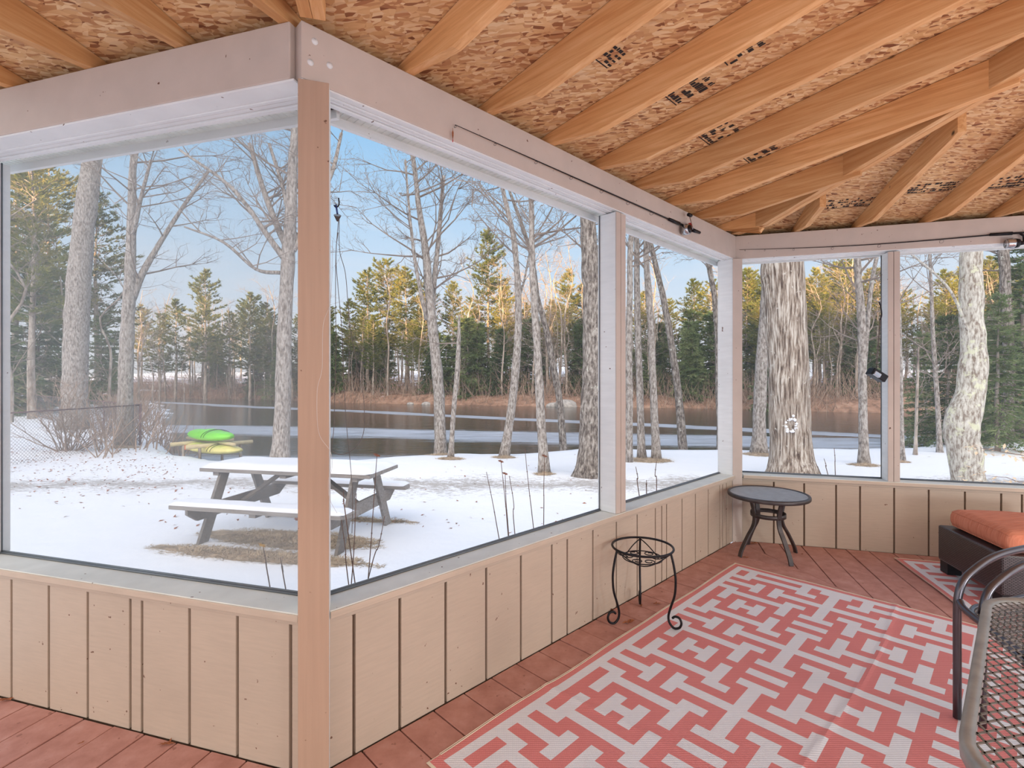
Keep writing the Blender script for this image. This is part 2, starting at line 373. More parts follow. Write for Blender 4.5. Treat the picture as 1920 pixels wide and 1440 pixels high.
# --- rafters
def rafter(P, U, N, w, L, label, group, endcut=0, name='rafter'):
    """P corner, U along wall, N outward normal; w position; L run inwards"""
    o = P + U * w; mat4 = Matrix(((-N.x, U.x, 0, o.x), (-N.y, U.y, 0, o.y), (0, 0, 1, 0), (0, 0, 0, 1)))
    dn = .044 if N is N1 and U is not U1 else .0
    prof = [(-.18, Z0 - SL * .18 - .002), (-.18, 2.4405), (dn, 2.4405), (dn + .28, 2.402), (L, ZB + SL * L), (L + endcut, Z0 + SL * (L + endcut) - .002)]
    m = MB(); n = len(prof); vs = [(x, y, z) for y in (0, .038) for x, z in prof]
    m.add(vs, [tuple(range(n)), tuple(range(n, 2 * n))[::-1]] + [(i, n + i, n + (i + 1) % n, (i + 1) % n) for i in range(n)])
    r = m.obj(name, M['rafter'], bevel=.002); r.matrix_world = mat4
    return tag(r, label, 'rafter', group)
ords = ['first', 'second', 'third', 'fourth', 'fifth', 'sixth', 'seventh', 'eighth', 'ninth']
LW = D2.dot(P2 - P1)
for k in range(8):
    t = 1.03 + .4064 * k; w = t - D2.dot(P1)
    L = min(3.4, (LW - w) / .503 * .864 - .13)
    if k in (5,): L -= .05
    rafter(P1, D2, N2, w, L, '%s orange-brown rafter over the long centre header, counted from the near corner post' % ords[k], 'rafters over the centre windows')
for k, w in enumerate((.068, .499, .93, 1.36)):
    rafter(P1, -U1, N1, w, 3.2, '%s rafter above the left header, counted outward from the near corner post' % ords[k], 'rafters over the left window')
for k, w in enumerate((.423, .838, 1.279, 1.692, 2.1, 2.51)):
    rafter(P2, U1, N1, w, min(3.4, w / .506 * .864 - .1), '%s pale jack rafter above the far header, counted from the far corner' % ords[k], 'jack rafters over the far windows')
def diag(P, d, cw, L, name, label, nplanes, zoff=0):
    root = empty(name, v3(P, ZBT), label, 'rafter', None, math.atan2(d.y, d.x)); n, c = nplanes
    for sg in (-1, 1):
        m = MB(); vs = []
        for side in (sg * .0005, sg * .039):
            for r in (0.0, .35, L):
                dm = c - n.dot(P + d * r); zb_ = ZB + SL * dm if r > .36 else (2.41 if r else 2.4405)
                vs += [(r, side, zb_ - ZBT), (r, side, Z0 + SL * dm - .004 - ZBT)]
        m.add(vs, [(0, 2, 3, 1), (2, 4, 5, 3), (6, 7, 9, 8), (8, 9, 11, 10), (0, 6, 8, 2), (2, 8, 10, 4), (1, 3, 9, 7), (3, 5, 11, 9), (0, 1, 7, 6), (4, 10, 11, 5)])
        m.obj('rafter_ply', M['rafter'], root, bevel=.002)
    return root
diag(Vector((1.775, 3.985)), az(168.0), 0, 4.6, 'hip_rafter', 'doubled hip rafter rising from the far corner toward the upper right', (N2, CM))
diag(P1 + DV * .03, DV, 0, 3.6, 'valley_rafter', 'doubled stained valley rafter over the near corner post', (N2, CM), -.0)
# --- ink stamps on the sheathing
def stamp(P, U, N, c, w, d, lw, ld, seed):
    rr = random.Random(seed); m = MB()
    def q(a, b):
        p = P + U * (w + a) - N * (d + b); return v3(p, Z0 + SL * (c - N.dot(p)) - .0015)
    nrow = 4
    for r in range(nrow):
        a = 0
        while a < lw:
            l = rr.uniform(.006, .022)
            if rr.random() < .75:
                b0 = ld * r / nrow + rr.uniform(0, .003); b1 = b0 + ld / nrow * rr.uniform(.35, .8)
                m.add([q(a, b0), q(a + l, b0), q(a + l, b1), q(a, b1)], [(0, 1, 2, 3)])
            a += l + rr.uniform(.002, .006)
    m.add([q(0, -.012), q(lw, -.012), q(lw, -.007), q(0, -.007)], [(0, 1, 2, 3)])
    return m
inks = [(P1, D2, N2, CM, 1.22, .62, .17, .13, 1), (P1, D2, N2, CM, 1.20, .95, .14, .10, 2), (P1, D2, N2, CM, .86, .55, .10, .06, 3), (P1, D2, N2, CM, 1.66, .55, .2, .11, 4), (P1, D2, N2, CM, 2.06, .62, .2, .11, 5),
        (P2, U1, N1, CF, .55, .30, .24, .09, 6), (P2, U1, N1, CF, 1.42, .42, .2, .1, 7), (P2, U1, N1, CF, 1.0, .46, .16, .08, 8)]
il = ['black ink stamp between second and third rafters of the centre roof', 'smaller ink stamp higher up between second and third rafters', 'faint crossed ink marks between first and second rafters', 'smudged black print between third and fourth rafters',
      'dark lettered print between fourth and fifth rafters', 'wide black print nearest the far corner above the far header', 'boxed ink print right of the paint-smeared jack rafter', 'small ink print between second and third jack rafters']
for a, lb in zip(inks, il): tag(stamp(*(a[:5] + (a[5] * .8, a[6] * 1.6, a[7] * 1.5, a[8]))).obj('ink_stamp', M['ink']), lb, 'ink stamp', 'ink stamps on the sheathing')
# --- walls with grooved siding
def wp(P, U, N, w, d, z): return v3(P + U * w - N * d, z)
def wslab(m, P, U, N, w0, w1, d0, d1, z0, z1):
    q = [P + U * w0 - N * d0, P + U * w1 - N * d0, P + U * w1 - N * d1, P + U * w0 - N * d1]; m.slab(q, z0, z1)
def halfwall(side, P, U, N, grooves, L, w0=0.0):
    m = MB(); wslab(m, P, U, N, w0, L, -.02, -.11, -.12, ZST - .03); m.mi = 1
    g = sorted(grooves) + [L + .006]; a = w0
    for x in g:
        if x - .006 > a: wslab(m, P, U, N, a, x - .006, -.004, -.019, 0, ZST - .03)
        a = x + .006
    wslab(m, P, U, N, w0, L, .001, -.004, ZST - .046, ZST - .0285)
    o = m.obj('wall_' + side, [M['groove'], M['panel']], bevel=.0015)
    return tag(o, 'knee wall of beige grooved plywood siding, ' + side, kind='structure')
gl = [abs((hit(x, N1, CL) - P1).dot(U1)) for x in (19, 89, 162, 242, 264, 353, 443, 543)]
gc = [(hit(x, N2, CM) - P1).dot(D2) for x in (665, 751, 837, 913, 978, 1036, 1065, 1113, 1157, 1196, 1230, 1242, 1251, 1280, 1305, 1329, 1350.5, 1356, 1363)]
gr = [(hit(x, N1, CF) - P2).dot(U1) for x in (1451, 1508, 1568, 1613, 1677, 1742, 1810, 1878, 1917)] + [2.2, 2.4, 2.6, 2.8, 3.0]
halfwall('left', P1, -U1, N1, gl, 1.72, .045); halfwall('center', P1, D2, N2, gc, LW - .05, .05); halfwall('right', P2, U1, N1, gr, 3.4, .05)
# --- sills, headers, soffits
def sill(P, U, N, L, w0, label):
    m = MB(); wslab(m, P, U, N, w0, L, .014, -.12, ZST - .027, ZST); m.mi = 1
    wslab(m, P, U, N, w0, L, .018, .014, ZST - .027, ZST - .003)
    o = m.obj('window_sill', [M['sill'], M['lip']], bevel=.004)
    return tag(o, label, 'window sill')
sill(P1, -U1, N1, 1.72, .05, 'pale grey painted sill under the left screen'); sill(P1, D2, N2, LW - .055, .048, 'long pale sill under the two centre screens'); sill(P2, U1, N1, 3.4, .055, 'pale sill under the far screens')
def header(P, U, N, L, w0, d0, d1, label, trims):
    root = empty('header_beam', wp(P, U, N, (w0 + L) / 2, (d0 + d1) / 2, ZBB), label, 'beam')
    m = MB(); wslab(m, P, U, N, w0, L, d0, d1, ZBB + .004, ZBT); inv = Matrix.Translation(-root.location)
    o = m.obj('beam_face', M['beam'], bevel=.003); o.parent = root; o.matrix_parent_inverse = inv
    m = MB(); wslab(m, P, U, N, w0 - .014 if d0 > 0 else w0 + .002, L - .002, d0 - .002, d1, ZBB - (.0035 if d0 > 0 else .002), ZBB + .004)
    for a, b, z in trims: wslab(m, P, U, N, max(w0, .05) + .002, L - .002, a, b, ZBB - z, ZBB - .002)
    o = m.obj('white_underside', M['white'], bevel=.0015); o.parent = root; o.matrix_parent_inverse = inv; o['label'] = 'white painted underside with screen channels'
    return root
tr = [(-.036, -.05, .008), (-.054, -.075, .006), (-.079, -.1, .012)]
hb = header(P1, -U1, N1, 1.74, .061, .041, -.1, 'pinkish beige header beam above the left screen', tr)
hc = header(P1, D2, N2, LW + .02, -.041, 0, -.088, 'long pinkish header beam with plugged bolts above the centre screens', [(-.03, -.042, .006), (-.046, -.062, .005), (-.066, -.087, .01)])
hf = header(P2, U1, N1, 3.45, .0, .0, -.088, 'pinkish header beam above the far screens', [(-.03, -.042, .006), (-.046, -.062, .005), (-.066, -.087, .01)])
for px, py in ((590, 78), (582, 117), (618, 123)):
    q = hit(px, N2, CM); z = H + (HY - py) * q.y / F; m = MB(); m.tube([v3(q - N2 * .0022, z), v3(q + N2 * .01, z)], .0105, 14)
    o = m.obj('bolt_plug', M['white']); o.parent = hc; o.matrix_parent_inverse = Matrix.Translation(-hc.location)
so = MB()
for P, U, N, c, w0, L in ((P1, -U1, N1, CL, .06, 1.9), (P1, D2, N2, CM, .06, LW + .12), (P2, U1, N1, CF, -.12, 3.6)):
    wslab(so, P, U, N, w0, L, -.101, -.205, 2.284, 2.294)
    for k in range(int((L - w0) / .03)): wslab(so, P, U, N, w0 + .03 * k, w0 + .03 * k + .004, -.103, -.203, 2.2825, 2.285)
tag(so.obj('trim_2', M['soffit']), 'ribbed vinyl soffit outside the screens', kind='structure')
so = MB()
for P, U, N, c, w0, L in ((P1, -U1, N1, CL, .06, 1.9), (P1, D2, N2, CM, .06, LW + .12), (P2, U1, N1, CF, -.12, 3.6)):
    wslab(so, P, U, N, w0, L, -.205, -.222, 2.252, 2.46)
wslab(so, P1, -U1, N1, 1.90, 1.92, 0.05, -.222, 2.252, 2.46)
tag(so.obj('trim_3', M['white']), 'white fascia board', kind='structure')
# --- posts
def post(name, label, poly, z0, z1, front=None, gap=False):
    root = empty(name, v3(sum(poly, Vector((0, 0))) / len(poly), z0), label, 'post'); inv = Matrix.Translation(-root.location)
    m = MB(); m.slab(poly, z0, z1); o = m.obj('post_core', M['white'], bevel=.002); o.parent = root; o.matrix_parent_inverse = inv
    if front:
        a, b, n, mat = front; m = MB(); segs = [(0, 1)] if not gap else [(0, .46), (.5, 1)]
        for s0, s1 in segs: m.slab([a + (b - a) * s0, a + (b - a) * s1, a + (b - a) * s1 - n * .006, a + (b - a) * s0 - n * .006], z0, z1)
        o = m.obj('front_board', M[mat], bevel=.001); o.parent = root; o.matrix_parent_inverse = inv; o['label'] = 'tan painted front face'
        if gap:
            m = MB(); m.slab([a + (b - a) * .462 - n * .002, a + (b - a) * .498 - n * .002, a + (b - a) * .498 - n * .003, a + (b - a) * .462 - n * .003], z0, z1)
            o = m.obj('crack', M['dark']); o.parent = root; o.matrix_parent_inverse = inv; o['label'] = 'dark open joint'
    return root
nb = az(-17); ub = Vector((nb.y, -nb.x)); fc = Vector((-.637, 1.612))
A, B = fc - ub * .0465, fc + ub * .0465
post('corner_post', 'tall tan corner post nearest the viewer between left and centre screens', [A, B, B + nb * .095, A + nb * .095], 0, ZBB - .0025, (A, B, nb, 'post'))
A, B = Vector((1.752, 3.985)), Vector((1.830, 3.990))
post('corner_post', 'far corner post with white left side behind the round table', [A, B, B + N1 * .11, P2 + N1 * .1 + N2 * .02, A + N2 * .12], 0, ZBB - .0025, (A, B, N1, 'beam'))
A, B = hit(1154, N2, CM), hit(1171.5, N2, CM)
post('mullion_post', 'short window post dividing the two centre screens, white side face', [A, B, B + N2 * .12, A + N2 * .12], ZST + .001, ZBB - .0125, (A, B, N2, 'beam'), True)
A, B = hit(1664.5, N1, CF), hit(1687, N1, CF)
post('mullion_post', 'split window post between the two far screens with a dark crack', [A, B, B + N1 * .12, A + N1 * .12], ZST + .001, ZBB - .0125, (A, B, N1, 'beam'), True)
# --- insect screens
def window(i, P, U, N, w0, w1, mat):
    z0, z1 = ZST, ZBB - .012; m = MB()
    a, b = wp(P, U, N, w0, -.104, z0 + .004), wp(P, U, N, w1, -.104, z0 + .004); m.tube([a, b], .005, 6)
    a, b = wp(P, U, N, w0, -.112, z0 + .006), wp(P, U, N, w1, -.112, z0 + .006); m.tube([a, b], .006, 6)
    for w in (w0 + .003, w1 - .003): m.tube([wp(P, U, N, w, -.108, z0), wp(P, U, N, w, -.108, z1)], .003, 5)
    o = m.obj('window_%d' % i, M['track']); tag(o, 'screened porch opening', kind='structure')
    s_ = MB(); s_.add([wp(P, U, N, w0, -.108, z0), wp(P, U, N, w1, -.108, z0), wp(P, U, N, w1, -.108, z1), wp(P, U, N, w0, -.108, z1)], [(0, 1, 2, 3)])
    c = s_.obj('screen', mat, o); c['label'] = 'fine grey insect screen'
wm = lambda px, n, c, P, U: (hit(px, n, c) - P).dot(U)
WL = abs((hit(3, N1, CL + .108) - P1).dot(U1)); window(1, P1, -U1, N1, .03, WL, M['screenL'])
window(2, P1, D2, N2, .03, wm(1154, N2, CM, P1, D2), M['screenM'])
window(3, P1, D2, N2, wm(1171.5, N2, CM, P1, D2), LW + .02, M['screenM'])
window(4, P2, U1, N1, .0, wm(1664.5, N1, CF, P2, U1), M['screenR'])
window(5, P2, U1, N1, wm(1687, N1, CF, P2, U1), 3.4, M['screenR'])
m = MB(); wslab(m, P1, -U1, N1, WL, WL + .08, -.06, -.14, ZST + .001, ZBB - .013); tag(m.obj('trim_4', M['white'], bevel=.002), 'white jamb at the left end of the left screen', kind='structure')

# ================================================================== PORCH CONTENTS
# --- rugs
TILE = ['010000010111', '011111110010', '110000011010', '000101000010', '111101111111', '000101000010', '110000011010', '011111110010', '010000010111', '010101010000', '000111000111', '010101010000']
TILE = [r_ for r_ in TILE]
def rug(org, e1, e2, nu, nv, z, label, i0=0, j0=0, wrinkle=.004, flip=False):
    root = empty('rug', v3(org, 0), label, 'rug', 'coral and white outdoor rugs')
    ub_ = [0, .012, .048, .098] + [.098 + .0524 * (k + 1) for k in range(nu)]; ub_ += [ub_[-1] + .05, ub_[-1] + .086, ub_[-1] + .098]
    vb_ = [-.003, 0, .034, .076] + [.076 + .0527 * (k + 1) for k in range(nv)]; vb_ += [vb_[-1] + .052, vb_[-1] + .076, vb_[-1] + .088]
    m = MB()
    def P(u, v):
        w = noise.noise(Vector((u * 2.1, v * 3.1, z * 50))) * .5 + noise.noise(Vector((u * 7, v * 9, 3))) * .25
        cr = .0035 * math.exp(-((v - .90 - .03 * math.sin(u * 2)) / .012) ** 2) + .004 * math.exp(-((u - 2.0 + v * .1) / .02) ** 2) * max(0, 1 - v / .9)
        dv = .008 * noise.noise(Vector((u * 2.5, 5, 1))) if v < .03 else 0
        p = Vector((e1.x * u + e2.x * (v + dv), e1.y * u + e2.y * (v + dv))); return Vector((p.x, p.y, z + .0035 + (max(0, w) * wrinkle + cr)))
    SUB = 4
    for a in range(len(ub_) - 1):
        for b in range(len(vb_) - 1):
            ia, jb = a - 3, b - 3; la, lb = len(ub_) - 2, len(vb_) - 2
            if a == 0 or a == la: c = 2
            elif b == 0 or b == lb: c = 2
            elif a == 1 or a == la - 1 or b == 1 or b == lb - 1: c = 0
            elif ia < 0 or jb < 0 or ia >= nu or jb >= nv: c = 1
            else: c = int(TILE[(ia + i0) % 12][(jb + j0) % 12])
            m.mi = c
            for x in range(SUB):
                for y in range(SUB):
                    u0 = ub_[a] + (ub_[a + 1] - ub_[a]) * x / SUB; u1 = ub_[a] + (ub_[a + 1] - ub_[a]) * (x + 1) / SUB
                    v0 = vb_[b] + (vb_[b + 1] - vb_[b]) * y / SUB; v1 = vb_[b] + (vb_[b + 1] - vb_[b]) * (y + 1) / SUB
                    m.add([P(u0, v0), P(u0, v1), P(u1, v1), P(u1, v0)], [(0, 1, 2, 3)])
    rz = 0
    o = m.obj('woven_field', [M['coral'], M['rugwhite'], M['cream']], root)
    m = MB()
    for vv in (-.004, .004):
        m.tube([P(.0 + k * .05, vv) + Vector((0, 0, .002)) for k in range(int(ub_[-1] / .05))], .0012, 4)
    m.obj('edge_cord', M['cream'], root)
    return root
C0 = ground(1380, 1057).xy
rug(C0, -D2, -N2, 46, 26, 0, 'large coral and white geometric rug along the centre wall')
C1 = ground(1677, 1048).xy
rug(C1, -N1, U1, 30, 26, .006, 'second coral and white rug under the wicker ottoman', 0, 0, .002)

# --- round side table
tb = ground(1440, 1040).xy * 1.0; TB = v3(Vector((1.883, 3.69)), 0)
root = empty('side_table', TB, 'small round side table with slatted metal top in the far corner', 'table')
m = MB(); m.lathe([(.256, .432), (.262, .428), (.272, .428), (.276, .434), (.276, .448), (.272, .455), (.262, .457), (.256, .453), (.256, .432)], seg=56); m.obj('rim', M['bronze'], root)
m = MB()
for k in range(-36, 37):
    x = k * .0070; y = math.sqrt(max(0, .257 ** 2 - x * x)); a = rad(-18)
    p = Matrix.Rotation(a, 3, 'Z') @ Vector((x, -y, .449)); q = Matrix.Rotation(a, 3, 'Z') @ Vector((x, y, .449))
    m.strip([p, q], Matrix.Rotation(a, 3, 'Z') @ Vector((1, 0, 0)), .0048, .003)
for k in range(-5, 6):
    y = k * .045; x = math.sqrt(.257 ** 2 - y * y); a = rad(-18)
    m.strip([Matrix.Rotation(a, 3, 'Z') @ Vector((-x, y, .446)), Matrix.Rotation(a, 3, 'Z') @ Vector((x, y, .446))], Matrix.Rotation(a, 3, 'Z') @ Vector((0, 1, 0)), .006, .003)
m.obj('slatted_top', M['slat'], root)
for k in range(4):
    a = rad(11 + 90 * k); d = Vector((math.cos(a), math.sin(a), 0)); s_ = Vector((-d.y, d.x, 0)); m = MB()
    prof = [(.155, .430), (.135, .39), (.118, .33), (.112, .27), (.125, .215), (.162, .155), (.198, .09), (.222, .04), (.232, 0.002)]
    m.strip(bez([d * r + Vector((0, 0, z)) for r, z in prof], 4), s_, .034, .012); m.obj('leg', M['bronze'], root, bevel=.002)
m = MB(); m.lathe([(.112, .285), (.119, .285), (.119, .315), (.112, .315), (.112, .285)], seg=40); m.obj('brace_ring', M['bronze'], root)

# --- plant stand
root = empty('plant_stand', (.702, 2.70, 0), 'black wrought iron plant stand with scrolled feet beside the centre wall', 'plant stand')
m = MB(); m.tube([(.16 * math.cos(a), .16 * math.sin(a), .392) for a in [2 * math.pi * k / 40 for k in range(40)]], .0062, 7, closed=True); m.obj('top_ring', M['black'], root)
base = .006
for k in range(3):
    a = rad(80 + 120 * k); d = Vector((math.cos(a), math.sin(a), 0)); m = MB()
    prof = [(.157, .392), (.172, .335), (.183, .26), (.178, .18), (.158, .115), (.145, .065), (.15, .03), (.175, .009), (.203, .02), (.213, .045), (.202, .068), (.180, .070), (.166, .058)]
    m.tube(bez([d * r + Vector((0, 0, z)) for r, z in prof], 5), .0062, 7); m.obj('leg', M['black'], root)
m = MB()
for k in range(3):
    a0 = rad(80 + 120 * k)
    pts = []
    for i in range(17):
        t = i / 16; a = a0 + rad(120) * t; r = .155 - .05 * math.sin(math.pi * t); z = .386 - .062 * math.sin(math.pi * t)
        pts.append((r * math.cos(a), r * math.sin(a), z))
    m.tube(pts, .0032, 5)
    for sg in (-1, 1):                       # scrolls in the basket floor
        c = a0 + rad(60) + sg * rad(24); sc_ = []
        cx, cy = .072 * math.cos(c), .072 * math.sin(c)
        for i in range(22):
            th = i / 21 * rad(430) * sg + c; rr = .031 * (1 - .028 * i)
            sc_.append((cx + rr * math.cos(th), cy + rr * math.sin(th), .336))
        m.tube(sc_, .0028, 5)
m.tube([(.105 * math.cos(a), .105 * math.sin(a), .334) for a in [2 * math.pi * k / 30 for k in range(30)]], .003, 5, closed=True)
m.obj('scroll_basket', M['black'], root)

# --- wicker ottoman with cushion
OA = ground(1758, 1071).xy; dv_ = az(193.5); du_ = az(103.5); LD, LWd = .60, .72
root = empty('ottoman', v3(OA, 0), 'dark brown wicker ottoman base standing on the second rug by the far wall', 'ottoman')
m = MB(); uvs = []
def obox(m, u0, u1, v0, v1, z0, z1, uvlist=None):
    q = [du_ * u0 + dv_ * v0, du_ * u1 + dv_ * v0, du_ * u1 + dv_ * v1, du_ * u0 + dv_ * v1]; m.slab(q, z0, z1)
obox(m, 0, LWd, 0, LD, .085, .315); o = m.obj('wicker_body', M['wicker'], root, bevel=.012)
me = o.data; uvl = me.uv_layers.new(name='UVMap')
for p in me.polygons:
    n = p.normal
    for li in p.loop_indices:
        c = me.vertices[me.loops[li].vertex_index].co
        h = c.xy.dot(dv_) if abs(n.xy.dot(du_)) > .7 else c.xy.dot(du_)
        uvl.data[li].uv = (h * 26, c.z * 34) if abs(n.z) < .5 else (c.xy.dot(du_) * 42, c.xy.dot(dv_) * 60)
for u0 in (.01, LWd - .09):
    for v0 in (.01, LD - .09):
        m = MB(); obox(m, u0, u0 + .08, v0, v0 + .08, .011, .09); m.obj('foot', M['black'], root)
root2 = empty('seat_cushion', v3(OA, .317), 'terracotta piped cushion lying on the wicker ottoman', 'cushion')
CU, CV, CT = LWd - .05, LD - .04, .122
def cpt(a, b, c):                          # a, b, c in -1..1 on the cube surface -> rounded, puffed cushion
    P_ = Vector((a * CU / 2, b * CV / 2, c * CT / 2)); r = .055; q = Vector([max(-h + r, min(h - r, x)) for x, h in zip(P_, (CU / 2, CV / 2, CT / 2 + .001))])
    d = P_ - q; P_ = q + (d.normalized() * r if d.length > 1e-6 else Vector((0, 0, 0)))
    P_.z += c * .012 * (1 - a * a) * (1 - b * b) + (.0022 * math.sin(b * 26 + 2 * math.sin(a * 5)) * (c > 0) * (1 - abs(a)) ** .5 if abs(c) > .9 else 0)
    q = du_ * (.035 + CU / 2 + P_.x) + dv_ * (.03 + CV / 2 + P_.y); return Vector((q.x, q.y, CT / 2 + P_.z))
m = MB(); g = 30
for ax in range(3):
    for sg in (-1, 1):
        vs = []
        for i in range(g + 1):
            for j in range(g + 1):
                c = [0, 0, 0]; c[ax] = sg; c[(ax + 1) % 3] = -1 + 2 * i / g; c[(ax + 2) % 3] = -1 + 2 * j / g; vs.append(cpt(*c))
        w_ = g + 1; m.add(vs, [(i * w_ + j, (i + 1) * w_ + j, (i + 1) * w_ + j + 1, i * w_ + j + 1)[::sg] for i in range(g) for j in range(g)], True)
m.obj('cushion_body', M['fabric'], root2)
for zz, nm in ((.92, 'piping'), (-.92, 'piping')):
    m = MB(); pp = []
    for i in range(80):
        t = i / 80 * 4; s_ = int(t); f = t - s_; a, b = ((2 * f - 1, -1), (1, 2 * f - 1), (1 - 2 * f, 1), (-1, 1 - 2 * f))[s_]; pp.append(cpt(a, b, zz))
    m.tube(pp, .0042, 6, closed=True); m.obj(nm, M['fabric'], root2)

# --- mesh patio table in the near right corner
def rounded(o, a, b, la, lb, r, n=7):
    """rounded rectangle from corner o with sides along a and b"""
    pts = []; cs = [(r, r, 180), (la - r, r, 270), (la - r, lb - r, 0), (r, lb - r, 90)]
    for cx, cy, s0 in cs:
        for k in range(n + 1):
            th = rad(s0 + 90 * k / n); pts.append(o + a * (cx + r * math.cos(th)) + b * (cy + r * math.sin(th)))
    return pts
def mesh_panel(m, outline, z, pitch, wdt, th, d0=0.0):
    """diamond expanded-metal lattice clipped to a convex outline"""
    c = sum(outline, Vector((0, 0))) / len(outline)
    for a in (d0 + 32, d0 - 32):
        d = az(a); n = Vector((d.y, -d.x)); vals = [n.dot(q) for q in outline]
        k = math.ceil(min(vals) / pitch)
        while k * pitch < max(vals):
            cc = k * pitch; xs = []
            for i in range(len(outline)):
                p, q = outline[i], outline[(i + 1) % len(outline)]; e, f = n.dot(p) - cc, n.dot(q) - cc
                if e * f < 0: xs.append(p + (q - p) * (e / (e - f)))
            if len(xs) == 2: m.strip([v3(xs[0], z), v3(xs[1], z)], v3(n, 0), wdt, th)
            k += 1
ZT = .70; ta, tb_ = D2, -N2; TO = Vector((.650, .745))
root = empty('mesh_table', v3(TO, 0), 'grey metal mesh patio table with rounded corner in the near right foreground', 'table')
out = [q - TO for q in rounded(TO, ta, tb_, .985, .98, .15)]; inn = [q - TO for q in rounded(TO + ta * .02 + tb_ * .02, ta, tb_, .945, .94, .132)]
m = MB(); n_ = len(out)
vs = [v3(q, ZT - .026) for q in out] + [v3(q, ZT - .004) for q in out] + [v3(q * .0 + a_ * .35 + q * .65, ZT) for q, a_ in zip(out, inn)] + [v3(q, ZT - .001) for q in inn] + [v3(q, ZT - .026) for q in inn]
m.add(vs, [(r_ * n_ + i, r_ * n_ + (i + 1) % n_, ((r_ + 1) % 5) * n_ + (i + 1) % n_, ((r_ + 1) % 5) * n_ + i) for r_ in range(5) for i in range(n_)], True)
m.obj('rim', M['greymetal'], root)
m = MB(); mesh_panel(m, [Vector(q) for q in inn], ZT - .008, .0185, .0036, .002, 45.5); m.obj('mesh_top', M['meshmetal'], root)
for a_, b_ in ((.08, .08), (.9, .08), (.08, .9), (.9, .9)):
    if (a_, b_) != (.08, .08) and (a_, b_) != (.9, .08) or True:
        q = ta * a_ + tb_ * b_; c_ = (ta + tb_) * .49; q = q + (c_ - q) * (.35 if a_ < .5 or b_ < .5 else .1)
        m = MB(); m.tube([v3(q, .0075), v3(q + (c_ - q) * .05, .35), v3(q, ZT - .02)], .014, 8); m.obj('leg', M['tubemetal'], root)

# --- mesh armchair beyond the table
AO = Vector((1.69, 1.905))
root = empty('patio_armchair', v3(AO, 0), 'gunmetal tube armchair with mesh seat beyond the mesh table', 'chair')
ar = az(72); fr = az(203); sd = Vector((ar.x, ar.y))
def loc(p, z): return Vector((p.x, p.y, z))
for k, (o0, dz) in enumerate(((Vector((0, 0)), 0), (Vector((.05, -.048)), -.022))):
    m = MB(); b0 = o0
    m.tube([loc(b0, .0075)] + bez([loc(b0, .2), loc(b0, .40 + dz), loc(b0 + ar * .006, .47 + dz), loc(b0 + ar * .035, .525 + dz), loc(b0 + ar * .1, .56 + dz), loc(b0 + ar * .19, .59 + dz), loc(b0 + ar * .3, .605 + dz), loc(b0 + ar * .5, .61 + dz)], 5), .0135, 10)
    m.obj('arm_tube', M['tubemetal'], root)
m = MB(); m.tube(bez([loc(Vector((.004, -.004)), .455), loc(fr * .05 + ar * .01, .44), loc(fr * .2 + ar * .04, .43), loc(fr * .52 + ar * .09, .43)], 5), .012, 9); m.obj('seat_rail', M['tubemetal'], root)
so_ = fr * .02 + ar * .04
pts = [q for q in rounded(so_, fr, Vector((ar.x, ar.y)), .5, .5, .06)]
m = MB(); mesh_panel(m, pts, .425, .011, .004, .002, 20); m.obj('mesh_seat', M['meshmetal'], root)
m = MB(); m.tube([loc(q, .425) for q in pts], .009, 7, closed=True); m.obj('seat_frame', M['tubemetal'], root)
for q in (fr * .55 + ar * .06, fr * .5 + ar * .55, ar * .52):
    m = MB(); m.tube([loc(q, .0075), loc(q, .43)], .013, 8); m.obj('leg', M['tubemetal'], root)

# --- fishing rods
def rod(name, label, P, U, N, c, pts, spin):
    w = [(hit(x, N, c) - P).dot(U) for x, y in pts]; zz = [H + (HY - y) * hit(x, N, c).y / F for x, y in pts]
    W = lambda t, d=.012, dz=0: wp(P, U, N, w[0] + (w[-1] - w[0]) * t, d, zz[0] + (zz[-1] - zz[0]) * t + dz)
    org = W(0); root = empty(name, org, label, 'fishing rod', 'fishing rods on the headers'); inv = Matrix.Translation(-org)
    def fin(m, n, mt, lb=None, sub=None):
        o = m.obj(n, M[mt]); o.parent = sub or root
        if not sub: o.matrix_parent_inverse = inv
        if lb: o['label'] = lb
        return o
    n = 14; m = MB(); m.tube([W(i / n * .82, .012, -.02 * math.sin(i / n * math.pi) if spin else 0) for i in range(n + 1)], [.0012 + .0038 * (i / n) ** .8 for i in range(n + 1)], 7); fin(m, 'rod_blank', 'black')
    for k, t in enumerate((.0, .10, .22, .34, .46, .58, .70) if not spin else (.02, .09, .19, .32, .47, .66)):
        r_ = .004 + .0012 * k * (1.4 if spin else .7); dz = -.02 * math.sin(min(1, t / .82) * math.pi) if spin else 0; c_ = W(t, .012, dz - r_ - .004); m = MB()
        m.tube([c_ + Vector((U.x, U.y, 0)) * 0 + (Vector((-N.x, -N.y, 0)) * math.cos(a) * r_ + Vector((0, 0, 1)) * math.sin(a) * r_ + Vector((U.x, U.y, 0)) * math.cos(a) * r_ * .6) for a in [2 * math.pi * i / 10 for i in range(10)]], .0008, 4, closed=True)
        m.tube([c_ + Vector((0, 0, r_)), W(t, .012, dz)], .001, 4); fin(m, 'line_guide', 'black')
    m = MB(); m.tube([W(.80, .014), W(.862, .014)], [.010, .012], 10); fin(m, 'foregrip', 'black')
    m = MB(); m.tube([W(.905, .014), W(1.0, .014)], [.0105, .0105], 10); fin(m, 'handle', 'black')
    m = MB(); m.tube([W(.86, .014), W(.91, .014)], .007, 8); fin(m, 'reel_seat', 'black')
    return root, W, fin
r1, W, fin = rod('fishing_rod', 'black baitcasting rod with red trimmed reel on the long centre header', P1, D2, N2, CM, ((850, 236), (1308, 437)), False)
